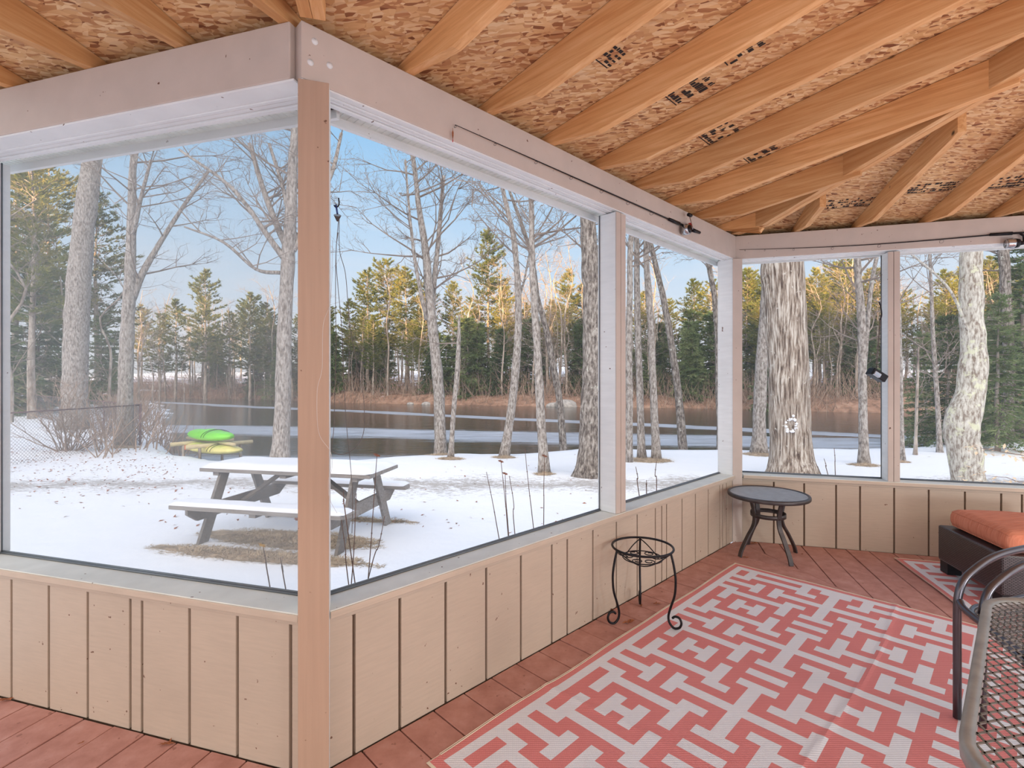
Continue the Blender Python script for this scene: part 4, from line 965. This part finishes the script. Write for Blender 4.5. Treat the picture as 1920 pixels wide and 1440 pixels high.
# near left woods
lp = [mk_conifer('pine_tree', 'tall feathery pine filling the left screen behind the fence', 15.0, 170 + k, 'pine', .8) for k in range(2)]
lh = [mk_conifer('hemlock_tree', 'dense dark hemlock behind the chain link fence', 7.0, 180 + k, 'hemlock', .8) for k in range(2)]
def lz(x, y): return gz(x, y)
for k, (px, Y, s, lb) in enumerate(((28, 27, 1.0, 'tall feathery pine at the left edge behind the fence'), (90, 31, 1.05, 'tall feathery pine left of the thick fence trunk'), (182, 33, .95, 'feathery pine between the thick fence trunk and the forked grey tree'), (-60, 24, 1.0, 'feathery pine reaching in from beyond the left edge'), (60, 22, .86, 'nearer feathery pine by the left edge'))):
    x = (px - 960) / F * Y; place(lp[k % 2], x, Y, s, lz(x, Y), k * 1.7, lb)
for k, (px, Y, s, lb) in enumerate(((5, 24, 1.0, 'dense dark hemlock at the left edge'), (75, 26, .95, 'dense dark hemlock left of the thick fence trunk'), (190, 30, .8, 'dense dark hemlock right of the thick fence trunk'), (110, 34, 1.0, 'dark hemlock behind the thick fence trunk'), (215, 36, .75, 'small dark hemlock behind the forked grey tree'))):
    x = (px - 960) / F * Y; place(lh[k % 2], x, Y, s, lz(x, Y), k * 2.1, lb)
lb_ = [mk_bare('bare_tree', 'leafless tree', 9.0, 190 + k, None, 1.5) for k in range(2)]
for k, (px, Y, s, lb) in enumerate(((20, 20, 1.0, 'leafless grey tree tangled before the left edge pines'), (120, 23, .9, 'leafless grey tree behind the thick fence trunk'), (205, 26, .9, 'leafless tree left of the forked grey tree'), (262, 30, .62, 'low spreading leafless tree right of the forked tree'), (300, 34, .66, 'bushy leafless tree leaning over the river at left'), (285, 44, .8, 'greyish leafless crown over the far end of the left bank'), (345, 50, .7, 'dome shaped leafless tree left of the pointed pine'))):
    x = (px - 960) / F * Y; place(lb_[k % 2], x, Y, s, (lz(x, Y) if px < 290 else -1.0), k * 1.3, lb)
# right bank hemlocks
rh = [mk_conifer('hemlock_tree', 'bluish green hemlock', 6.0, 200 + k, 'hemlock', .42) for k in range(2)]
for k, (px, Y, s, lb) in enumerate(((1735, 17.5, .72, 'soft green hemlock between the narrow pale trunk and the crooked tree'), (1775, 14.5, .62, 'young hemlock directly left of the crooked blotched trunk'), (1870, 13.2, .70, 'soft green hemlock right of the crooked blotched trunk'), (1925, 15.5, 1.05, 'taller hemlock at the right edge'), (1905, 18, .95, 'hemlock behind the right edge trunk'), (1840, 19, .8, 'hemlock behind the crooked blotched trunk'))):
    x = (px - 960) / F * Y; place(rh[k % 2], x, Y, s, gz(x, Y), k * 1.9 + .4, lb)
NT_('bare_tree', 'leafless tree with pale arching branches behind the far right screen', [(1762, 880), (1758, 760), (1750, 640), (1745, 520)], [9, 8, 7, 5], 0, 'bark_pale', 61, h0=.3, nb=14, blen=1.6, Y=13)
# beech sapling with papery leaves
rr = random.Random(8); b0 = gp(1935, 7.2); root = empty('beech_sapling', b0, 'beech sapling holding pale papery leaves at the lower right edge of the far screen', 'sapling'); m = MB(); lf = MB()
for k in range(9):
    a = rr.uniform(math.pi * .5, math.pi * 1.5); p = Vector((0, 0, rr.uniform(.1, .9))); pts = [p]
    for i in range(5): p = p + Vector((math.cos(a) * .14, math.sin(a) * .12, rr.uniform(-.03, .07))); pts.append(p)
    m.tube(pts, [.006, .005, .004, .003, .002, .001], 4)
    for q in pts[1:]:
        for _ in range(3):
            c = q + Vector((rr.gauss(0, .05), rr.gauss(0, .05), rr.gauss(-.02, .04))); d = Vector((rr.gauss(0, 1), rr.gauss(0, 1), rr.gauss(0, .4))).normalized() * .05; w = d.cross(Vector((0, 0, 1))).normalized() * .02
            lf.add([c - d, c + w + Vector((0, 0, .006)), c + d, c - w + Vector((0, 0, .006))], [(0, 1, 2, 3)])
m.tube([(0, 0, 0), (.02, 0, .5), (0, .02, 1.0)], [.012, .009, .004], 6); m.obj('twigs', M['stem'], root); lf.obj('leaves', M['beech'], root)

# ---- undergrowth (nobody could count it)
m = MB(); rr = random.Random(11)
for k in range(5200):
    if rr.random() < .87:
        px = rr.uniform(255, 1960); x0 = (px - 960) / F; Yb = lin(farp, x0 * 46); Y = Yb + rr.uniform(.2, 8) ; x = x0 * Y; z = fz(x, Y); h_ = rr.uniform(.5, 2.6)
    else:
        x = rr.uniform(-26, -9.5); Y = lin(near, x) - rr.uniform(-.4, 3.2) ; z = gz(x, Y); h_ = rr.uniform(.4, 1.5)
    d = Vector((rr.gauss(0, .45), rr.gauss(0, .45), 1)) * h_; w = .012 + .0003 * Y
    m.tube([(x, Y, z), Vector((x, Y, z)) + d * .5 + Vector((rr.gauss(0, .05), 0, 0)), Vector((x, Y, z)) + d], [w, w * .6, w * .2], 3, cap=False)
tag(m.obj('undergrowth', M['brush']), 'tangled leafless brush along the river banks', 'brush', kind='stuff')
# boulders on the far bank
for k, (px, w, lb) in enumerate(((1062, 2.2, 'large pale boulder at the far waterline'), (1035, 1.2, 'smaller boulder left of the large pale boulder'), (800, .9, 'grey rock at the far waterline behind the twin stemmed tree'), (770, .7, 'low rock left of the twin stemmed tree at the far waterline'))):
    Y = lin(farp, (px - 960) / F * 43) + .2; m = MB(); prof = [(0, -.3), (w * .45, -.2), (w * .5, 0), (w * .4, .3 * w), (w * .2, .42 * w), (0, .45 * w)]
    m.lathe(prof, (0, 0, 0), 14)
    m.v = [tuple(Vector(v) * (1 + .3 * noise.noise(Vector(v) * 1.3 + Vector((k * 5, 0, 0))))) for v in m.v]
    o = m.obj('boulder', M['rock']); o.scale = (1, 1, .6); o.location = ((px - 960) / F * Y, Y, WZ); tag(o, lb, 'rock', 'rocks at the far waterline')

# ---- picnic table
PU, PV = Vector((-.978, .21)).normalized(), Vector((.21, .978)).normalized(); PC = Vector((-2.62, 6.22))
MT = Matrix(((PU.x, PV.x, 0, PC.x), (PU.y, PV.y, 0, PC.y), (0, 0, 1, GZ), (0, 0, 0, 1)))
root = empty('picnic_table', (PC.x, PC.y, GZ), 'weathered grey picnic table with snow on top outside the near corner', 'picnic table'); root.rotation_euler = (0, 0, math.atan2(PU.y, PU.x)); root.scale = (.955, 1, 1.11)
# local frame of the empty: x along PU, y = rotated left of PU (= -PV)
def pbox(m, c, d, Mx=None): m.box(c, d, M=Mx)
m = MB()
for k in range(5): pbox(m, (0, -.296 + .148 * k, .73), (2.36, .142, .038))
m.obj('tabletop', M['grey'], root, bevel=.003)
for s_ in (-1, 1):
    m = MB(); y0, y1 = s_ * .60, s_ * .86; a = 1.18
    for q0, q1 in ((y0, y0 + s_ * .127), (y0 + s_ * .133, y1)):
        e = .06 if q1 == y1 else 0
        m.slab([Vector((-a, q0)), Vector((a, q0)), Vector((a - e * 1.2, q1)), Vector((-a + e * 1.2, q1))] if s_ > 0 else [Vector((a, q0)), Vector((-a, q0)), Vector((-a + e * 1.2, q1)), Vector((a - e * 1.2, q1))], .412, .45)
    m.obj('bench', M['grey'], root, bevel=.003)
for x in (-.92, .92):
    for s_ in (-1, 1):
        m = MB(); th = math.atan2(.36, .71); Mx = Matrix.Rotation(s_ * th, 4, 'X'); c = Vector((x, s_ * .40, .36))
        m.slab([Vector((0, 0))] * 0 or [Vector((x - .02, s_ * .17)), Vector((x + .02, s_ * .17)), Vector((x + .02, s_ * .31)), Vector((x - .02, s_ * .31))], .70, .71)
        m = MB(); yy = [(s_ * .17, .708), (s_ * .31, .708), (s_ * .66, 0.0), (s_ * .51, 0.0)]
        vs = [(x + dx, y, z) for dx in (-.019, .019) for y, z in yy]
        m.add(vs, [(0, 1, 2, 3), (7, 6, 5, 4), (0, 4, 5, 1), (1, 5, 6, 2), (2, 6, 7, 3), (3, 7, 4, 0)]); m.obj('leg', M['grey'], root)
    m = MB(); xo = x - math.copysign(.04, x); yy = [(-.70, .27), (.70, .27), (.84, .36), (.84, .411), (-.84, .411), (-.84, .36)]
    vs = [(xo + dx, y, z) for dx in (-.019, .019) for y, z in yy]
    m.add(vs, [(0, 1, 2, 3, 4, 5), (11, 10, 9, 8, 7, 6)] + [(i, 6 + i, 6 + (i + 1) % 6, (i + 1) % 6) for i in range(6)]); m.obj('cross_beam', M['grey'], root)
    m = MB(); m.strip([(xo - math.copysign(.03, x), 0, .34), (math.copysign(.22, x), 0, .70)], (0, 1, 0), .09, .036); m.obj('brace', M['grey'], root)
for x in (-.96, 0, .96):
    m = MB(); pbox(m, (x, 0, .69), (.085, .68, .038)); m.obj('cleat', M['grey'], root)
for x in (0,):
    for s_ in (-1, 1): m = MB(); pbox(m, (x, s_ * .73, .393), (.085, .22, .036)); m.obj('cleat', M['grey'], root)
def snowcap(label, x0, x1, y0, y1, z, th):
    m = MB(); nx, ny = 40, 10; vs = []
    for i in range(nx + 1):
        for j in range(ny + 1):
            x = x0 + (x1 - x0) * i / nx; y = y0 + (y1 - y0) * j / ny; e = min(1, min(i, nx - i) / 2.2, min(j, ny - j) / 1.8)
            vs.append((x, y, z + .0005 + th * math.sqrt(max(0, 1 - (1 - e) ** 2)) * (1 + .25 * noise.noise(Vector((x * 3, y * 5, z))))))
    n = ny + 1; m.add(vs, [(i * n + j, (i + 1) * n + j, (i + 1) * n + j + 1, i * n + j + 1) for i in range(nx) for j in range(ny)], True)
    m.add([(x0, y0, z + .0005), (x1, y0, z + .0005), (x1, y1, z + .0005), (x0, y1, z + .0005)], [(3, 2, 1, 0)])
    o = m.obj('snow_layer', M['snowcap']); o.matrix_world = root.matrix_world.copy(); o.location = root.location; o.rotation_euler = root.rotation_euler; o.scale = root.scale
    tag(o, label, 'snow', 'snow lying on the picnic table')
snowcap('snow layer on the picnic tabletop', -1.17, 1.17, -.36, .36, .749, .05)
snowcap('snow layer on the near picnic bench', -1.13, 1.13, .61, .85, .45, .035); snowcap('snow layer on the far picnic bench', -1.13, 1.13, -.85, -.61, .45, .035)
# bare grass under the table and around trunks
def grass(m, cx, cy, rx, ry, n, rot=0, h=.035, seed=0):
    rr = random.Random(seed); c, s_ = math.cos(rot), math.sin(rot)
    for k in range(n):
        a = rr.uniform(0, 6.283); r = math.sqrt(rr.random()) * (1 + .25 * noise.noise(Vector((math.cos(a) * 2, math.sin(a) * 2, seed)))); u, v = r * rx * math.cos(a), r * ry * math.sin(a)
        x, y = cx + u * c - v * s_, cy + u * s_ + v * c; z = gz(x, y); b = rr.uniform(0, 6.28); d = Vector((math.cos(b), math.sin(b), 0))
        e = Vector((x, y, z)) + d * rr.uniform(.03, .09) + Vector((0, 0, rr.uniform(.3, 1) * h * (1.3 - min(1, r)))); w = Vector((-d.y, d.x, 0)) * .006
        p = Vector((x, y, z - .004)); m.add([p - w, p + w, e], [(0, 1, 2)])
rz_ = math.atan2(PU.y, PU.x)
for k, (v, rx, ry, n, lb) in enumerate(((-.25, 1.15, .30, 7000, 'wide dead grass patch under the picnic tabletop'), (-.80, 1.35, .16, 5000, 'narrow dead grass strip under the near picnic bench'), (.72, 1.2, .13, 2500, 'narrow dead grass strip under the far picnic bench'))):
    c = PC + PV * v; root = empty('grass_patch', (c.x, c.y, GZ), lb, 'grass'); root['kind'] = 'stuff'; inv = Matrix.Translation(-root.location)
    m = MB(); nseg = 90; pr = []
    for ring in (1.0, .0):
        for i in range(nseg):
            a = 2 * math.pi * i / nseg; r_ = ring * .93 * (1 + .22 * noise.noise(Vector((math.cos(a) * 2.2, math.sin(a) * 2.2, k * 3))) + .18 * noise.noise(Vector((math.cos(a) * 9, math.sin(a) * 9, k)))); u, w_ = r_ * rx * math.cos(a), r_ * ry * math.sin(a)
            x, y = c.x + PU.x * u + PV.x * w_, c.y + PU.y * u + PV.y * w_; pr.append((x, y, gz(x, y) + (.012 if ring == 0 else .002)))
    m.add(pr[:nseg] + [pr[nseg]], [(i, (i + 1) % nseg, nseg) for i in range(nseg)])
    o = m.obj('soil', M['grass']); o.parent = root; o.matrix_parent_inverse = inv
    m = MB(); grass(m, c.x, c.y, rx * 1.05, ry * 1.1, n, rz_, .04, k); o = m.obj('grass_blades', M['straw']); o.parent = root; o.matrix_parent_inverse = inv; o['kind'] = 'stuff'
m = MB(); mg = MB()
for k, (px, py, r_) in enumerate(((824, 850, .42), (845, 860, .36), (945, 856, .32), (1021, 889, .22), (1215, 862, .62), (1423, 852, .5), (1620, 873, .34), (1692, 866, .18), (235, 842, .4), (1060, 838, .2))):
    p = ground(px, py, GZ); grass(m, p.x, p.y, r_, r_ * .8, int(1800 * r_), 0, .07, 50 + k)
    nseg = 18; pr = [(p.x + r_ * .82 * math.cos(2 * math.pi * i / nseg) * (1 + .2 * R.uniform(-1, 1)), p.y + r_ * .66 * math.sin(2 * math.pi * i / nseg)) for i in range(nseg)]
    mg.add([(x, y, gz(x, y) + .003) for x, y in pr] + [(p.x, p.y, gz(p.x, p.y) + .05)], [(i, (i + 1) % nseg, nseg) for i in range(nseg)])
root = empty('dry_grass', (0, 10, GZ), 'bare rings of dead grass around the tree bases', 'grass'); root['kind'] = 'stuff'
for mm, nm, mt in ((m, 'grass_blades', 'straw'), (mg, 'soil', 'grass')):
    o = mm.obj(nm, M[mt]); o.parent = root; o.matrix_parent_inverse = Matrix.Translation(-root.location)
m = MB(); rr = random.Random(77)
for k in range(900):
    if rr.random() < .8: px, py = rr.uniform(-20, 330), 860 + abs(rr.gauss(0, 40)) - 15
    else: px, py = rr.uniform(300, 1150), rr.uniform(850, 1000)
    if py < 845: continue
    p = ground(px, py, GZ); p.z = gz(p.x, p.y) + .006; s_ = rr.uniform(.015, .05); a = rr.uniform(0, 6.28); d = Vector((math.cos(a), math.sin(a), rr.uniform(0, .5))) * s_; w = Vector((-math.sin(a), math.cos(a), rr.uniform(-.3, .6))) * s_ * .5
    m.add([p - d * .5 - w * .2, p - w * .5 + d * .1, p + d, p + w], [(0, 1, 2, 3)])
tag(m.obj('fallen_leaves', M['leaf']), 'brown leaves scattered over the snow', 'leaves', kind='stuff')

# ---- kayaks and their log rack
def kayak(name, label, p0, p1, w, h, mat, tip=.25):
    d = p1 - p0; L = d.length; d.normalize(); s_ = d.cross(Vector((0, 0, 1))).normalized(); n, sg = 22, 14; m = MB(); vs = []
    for i in range(n + 1):
        t = i / n; f = max(.02, math.sin(math.pi * min(1, max(0, t))) ** .42); c = p0 + d * L * t - p0 + Vector((0, 0, .05 * (1 - f)))
        for k in range(sg):
            a = 2 * math.pi * k / sg; z = math.sin(a); zz = z * h * (.62 if z > 0 else .38) * f * (1 + .10 * math.sin(t * 17) * (z > 0)); vs.append(c + s_ * math.cos(a) * w / 2 * f + Vector((0, 0, zz)))
    m.add(vs, [(i * sg + k, i * sg + (k + 1) % sg, (i + 1) * sg + (k + 1) % sg, (i + 1) * sg + k) for i in range(n) for k in range(sg)] + [tuple(range(sg))[::-1], tuple(n * sg + k for k in range(sg))], True)
    root = empty(name, p0, label, 'kayak'); m.obj('hull', M[mat], root)
    mc = MB()
    for t in (.3, .36): mc.tube([d * L * t + s_ * math.cos(a) * w * .5 * 1.01 + Vector((0, 0, abs(math.sin(a)) * h * .64)) for a in [math.pi * i / 10 for i in range(11)]], .008, 4)
    mc.obj('strap', M['black'], root); return root
kz = lambda y, Y: H - (y - HY) * Y / F
k0, k1 = Vector(((432 - 960) / F * 12.4, 12.4, kz(822, 12.4))), Vector(((360 - 960) / F * 14.6, 14.6, kz(814, 14.6)))
kayak('kayak', 'lime green kayak upside down on the log rack by the river', k0, k1, .66, .30, 'kgreen')
y0_, y1_ = Vector(((450 - 960) / F * 12.2, 12.2, kz(851, 12.2) + .04)), Vector(((352 - 960) / F * 14.0, 14.0, kz(838, 14.0)))
ky = kayak('kayak', 'faded yellow kayak lying under the log rack', y0_, y1_, .62, .26, 'kyellow')
m = MB(); c = y1_ - y0_ + (y0_ - y1_) * .12; m.box(c + Vector((.1, -.28, .04)), (.28, .05, .12)); m.obj('red_patch', M['korange'], ky)
root = empty('kayak_rack', ((k0 + k1) / 2).xy.to_3d() + Vector((0, 0, GZ)), 'rough rack of pale peeled logs under the green kayak', 'rack'); inv = Matrix.Translation(-root.location)
def rk(m, n, mt='log'): o = m.obj(n, M[mt]); o.parent = root; o.matrix_parent_inverse = inv
for t in (.25, .7):
    c = k0.lerp(k1, t) - Vector((0, 0, .19)); s_ = (k1 - k0).normalized().cross(Vector((0, 0, 1))).normalized(); m = MB(); m.tube([c - s_ * .75, c + s_ * .8], .055, 8); rk(m, 'cross_log')
    for sg in (-.45, .5):
        m = MB(); q = c + s_ * sg; m.tube([(q.x, q.y, gz(q.x, q.y) - .05), (q.x, q.y, c.z)], .035, 6); rk(m, 'support_stake', 'bark_far')
m = MB(); m.tube([k0 - (k1 - k0) * .1 - Vector((0, 0, .14)), k1 + (k1 - k0) * .15 - Vector((0, 0, .12))], .04, 8); rk(m, 'long_log')

# ---- chain link fence
fa, fb = Vector((-10.52, 14.2)), Vector((-10.95, 9.2)); fc_ = Vector((-29, 28.5)); TZ = .56
root = empty('chain_link_fence', (fa.x, fa.y, GZ), 'rusty chain link fence crossing the left yard behind the bush', 'fence'); inv = Matrix.Translation(-root.location)
def fk(m, n, mt='fence'): o = m.obj(n, M[mt]); o.parent = root; o.matrix_parent_inverse = inv
for p in (fa, fb, fa.lerp(fc_, .15), fa.lerp(fc_, .35), fa.lerp(fc_, .6)):
    m = MB(); m.tube([v3(p, gz(p.x, p.y) - .1), v3(p, TZ + .03)], .032 if p is fa else .022, 8); fk(m, 'fence_post')
for q in (fb, fc_):
    m = MB(); m.tube([v3(fa, TZ), v3(q, TZ)], .018, 6); fk(m, 'top_rail')
    m = MB(); L = (q - fa).length; hh = TZ - GZ - .06; pt = .075 if q is fb else .16; d = (q - fa).normalized(); w = .003 if q is fb else .004; k = -hh
    while k < L:
        for sg in (0, 1):
            u0, z0_ = k, GZ + .04; u1, z1_ = k + hh, TZ
            if u0 < 0: z0_ += -u0; u0 = 0
            if u1 > L: z1_ -= (u1 - L); u1 = L
            if u1 > u0:
                if sg: z0_, z1_ = TZ + GZ + .04 - z0_, TZ + GZ + .04 - z1_
                m.tube([v3(fa + d * u0, z0_), v3(fa + d * u1, z1_)], w, 3, cap=False)
        k += pt
    fk(m, 'chain_mesh', 'chain')
# ---- leafless bush and weeds
rr = random.Random(21); b = ground(128, 852, GZ); root = empty('bush', b, 'wide leafless bush in front of the chain link fence', 'bush'); m = MB()
for k in range(34):
    a = rr.uniform(0, 6.28); el = rr.uniform(.35, 1.35); grow(m, Vector((rr.gauss(0, .1), rr.gauss(0, .1), 0)), Vector((math.cos(a) * math.cos(el), math.sin(a) * math.cos(el), math.sin(el))), rr.uniform(1.0, 1.9), .016, 2, rr, 4, .1, 2)
m.obj('stems', M['brush'], root)
def weed(label, top, low, Y, r=.0035, leaf=None, seed=0):
    rr = random.Random(seed); a = at(*top, Y); c = at(*low, Y); d = (c - a); k = (GZ - a.z) / d.z; base = a + d * k; root = empty('weed_stem', base, label, 'plant', 'dead weed stems outside the centre screen')
    m = MB(); P_ = [(base - base), (c - base) + Vector((rr.uniform(-.01, .01), 0, 0)), (a.lerp(c, .5) - base) + Vector((rr.uniform(-.008, .008), 0, 0)), a - base]; P_ = bez(P_, 5); m.tube(P_, [r * (1 - .5 * i / len(P_)) for i in range(len(P_))], 5)
    for i in range(4, len(P_) - 1, 4): m.lathe([(0, -r), (r * 1.7, 0), (0, r)], P_[i], 6)
    m.obj('stem', M['stem'], root)
    if leaf: l = leaf_mesh(.022, seed).obj('seed_head', M[leaf], root); l.location = a - base + Vector((0, 0, -.01)); l.rotation_euler = (1.2, .3, 0)
for k, (lb, t, l, Y, lf_) in enumerate((('dead weed stem with a dark bud topmost right of the corner post', (707, 850), (688, 1080), 2.5, 'leaf'), ('thin branch leaning right of the tall bud stem', (721, 968), (695, 1078), 2.5, None), ('tall bare weed stem close to the corner post', (668, 925), (655, 1095), 2.35, None),
     ('crossing weed stem by the corner post', (640, 975), (655, 1090), 2.35, None), ('short weed twig at the corner post edge', (644, 920), (652, 980), 2.4, None), ('left leaning weed stem in the middle cluster', (912, 885), (935, 1010), 2.9, None), ('weed stem with curled leaf in the middle cluster', (939, 862), (951, 1005), 2.9, 'leaf'), ('second leafy weed stem of the middle cluster', (947, 885), (955, 1005), 2.95, 'leaf'),
     ('right weed stem of the middle cluster', (955, 892), (967, 1000), 2.9, None), ('tall left leaning weed stem right of the middle cluster', (984, 841), (1000, 985), 3.0, None), ('tall straight weed stem with curled leaf before the slim upright tree', (1021, 852), (1019, 980), 3.0, 'leaf'), ('weed stem holding a yellow leaf left of the corner post', (492, 1018), (506, 1098), 2.2, 'yleaf'),
     ('bare weed stem left of the corner post', (525, 1045), (535, 1100), 2.2, None), ('curving weed stem touching the corner post', (560, 970), (566, 1095), 2.2, 'leaf'), ('weed stem in the small centre screen', (1192, 875), (1199, 920), 4.2, None), ('straight weed stem in the small centre screen', (1231, 865), (1229, 918), 4.2, None), ('short weed twig in the small centre screen', (1212, 900), (1213, 925), 4.2, None),
     ('forked twig right of the giant trunk', (1564, 840), (1566, 885), 5.4, None), ('leaning twig right of the giant trunk', (1545, 860), (1553, 888), 5.4, None), ('low twig at the foot of the giant trunk', (1530, 870), (1538, 888), 5.4, None))):
    weed(lb, t, l, Y, .0032 if Y < 4 else .005, lf_, k)

# ================================================================== LIGHT, SKY, CAMERA
for k, (x, y, e, lb) in enumerate(((-1.6, -1.4, 24, 'left of the viewer'), (2.3, -.9, 62, 'behind the viewer on the right'), (3.6, .4, 74, 'at the right beyond the mesh table'))):  # unseen fill lights on stands, added to brighten the porch interior
    root = empty('table_lamp', (x, y, 0), 'lit porch lamp on a low stand standing ' + lb, 'lamp', None)
    m = MB(); m.lathe([(0, .0075), (.14, .0075), (.14, .02), (.015, .03), (.012, .2), (0, .2)], seg=20); m.obj('lamp_stand', M['black'], root)
    L = bpy.data.lights.new('porch_lamp', 'POINT'); L.energy = e * 1.1; L.shadow_soft_size = .22; L.color = (.95, .99, 1); o = bpy.data.objects.new('lamp_bulb', L); COL.objects.link(o); o.parent = root; o.location = (0, 0, .5)
S = bpy.data.lights.new('sun', 'SUN'); S.energy = 16; S.angle = rad(1.2); S.color = (1, .60, .24); so_ = bpy.data.objects.new('sun', S); COL.objects.link(so_)
sd_ = Vector((.35, 1, -math.tan(rad(5.2)) * 1.06)); so_.rotation_euler = sd_.to_track_quat('-Z', 'Y').to_euler()
W = bpy.data.worlds.new('sky'); SC.world = W; W.use_nodes = True; t = W.node_tree; nd = t.nodes; nd.clear()
def nn(typ, **kw):
    x = nd.new(typ)
    for k, v in kw.items():
        if k in x.inputs: x.inputs[k].default_value = v
        else: setattr(x, k, v)
    return x
tc = nn('ShaderNodeTexCoord'); sp = nn('ShaderNodeSeparateXYZ'); t.links.new(tc.outputs['Generated'], sp.inputs[0])
def wr(src, stops):
    r = nn('ShaderNodeValToRGB'); e = r.color_ramp.elements
    while len(e) < len(stops): e.new(.5)
    for i, (p, c) in enumerate(stops): e[i].position = p; e[i].color = srgb(c) if len(c) == 3 else c
    t.links.new(src, r.inputs[0]); return r.outputs[0]
grad = wr(sp.outputs[2], ((0, (234, 234, 236)), (.10, (224, 234, 246)), (.24, (200, 226, 250)), (.42, (158, 206, 246)), (1, (110, 168, 232))))
cn = nn('ShaderNodeTexNoise', Scale=3.0, Detail=6.0, Roughness=.6); mp = nn('ShaderNodeMapping'); mp.inputs['Scale'].default_value = (1, 1, 4); t.links.new(tc.outputs['Generated'], mp.inputs[0]); t.links.new(mp.outputs[0], cn.inputs['Vector'])
cl = wr(cn.outputs['Fac'], ((.5, (0, 0, 0, 1)), (.75, (.5, .5, .5, 1)))); mx = nn('ShaderNodeMix', data_type='RGBA'); t.links.new(cl, mx.inputs[0]); t.links.new(grad, mx.inputs[6]); mx.inputs[7].default_value = srgb((240, 242, 248))
# the sky is brighter and warmer on the side of the low sun, behind the viewer
ymap = nn('ShaderNodeMapRange'); ymap.inputs['From Min'].default_value = .25; ymap.inputs['From Max'].default_value = -.7; t.links.new(sp.outputs[1], ymap.inputs['Value'])
gl_ = nn('ShaderNodeMix', data_type='RGBA'); t.links.new(ymap.outputs[0], gl_.inputs[0]); t.links.new(mx.outputs[2], gl_.inputs[6]); gl_.inputs[7].default_value = (3.0, 2.75, 2.5, 1)
bg = nn('ShaderNodeBackground', Strength=1.0); t.links.new(gl_.outputs[2], bg.inputs[0]); wo = nn('ShaderNodeOutputWorld'); t.links.new(bg.outputs[0], wo.inputs[0])
cam = bpy.data.cameras.new('camera'); co = bpy.data.objects.new('camera', cam); COL.objects.link(co); SC.camera = co
co.location = (0, 0, H); co.rotation_euler = (math.pi / 2, 0, 0); cam.sensor_width = 36; cam.lens = 36 * F / 1920; cam.shift_y = (HY - 720) / 1920; cam.clip_end = 400; cam.clip_start = .02
vs_ = SC.view_settings; vs_.view_transform = 'Standard'; vs_.look = 'None'; vs_.exposure = 0.0; vs_.gamma = 1; vs_.use_curve_mapping = False
cy = SC.cycles; cy.max_bounces = 5; cy.diffuse_bounces = 3; cy.glossy_bounces = 2; cy.transmission_bounces = 2; cy.transparent_max_bounces = 8; cy.caustics_reflective = False; cy.caustics_refractive = False; cy.use_adaptive_sampling = True; cy.adaptive_threshold = .02
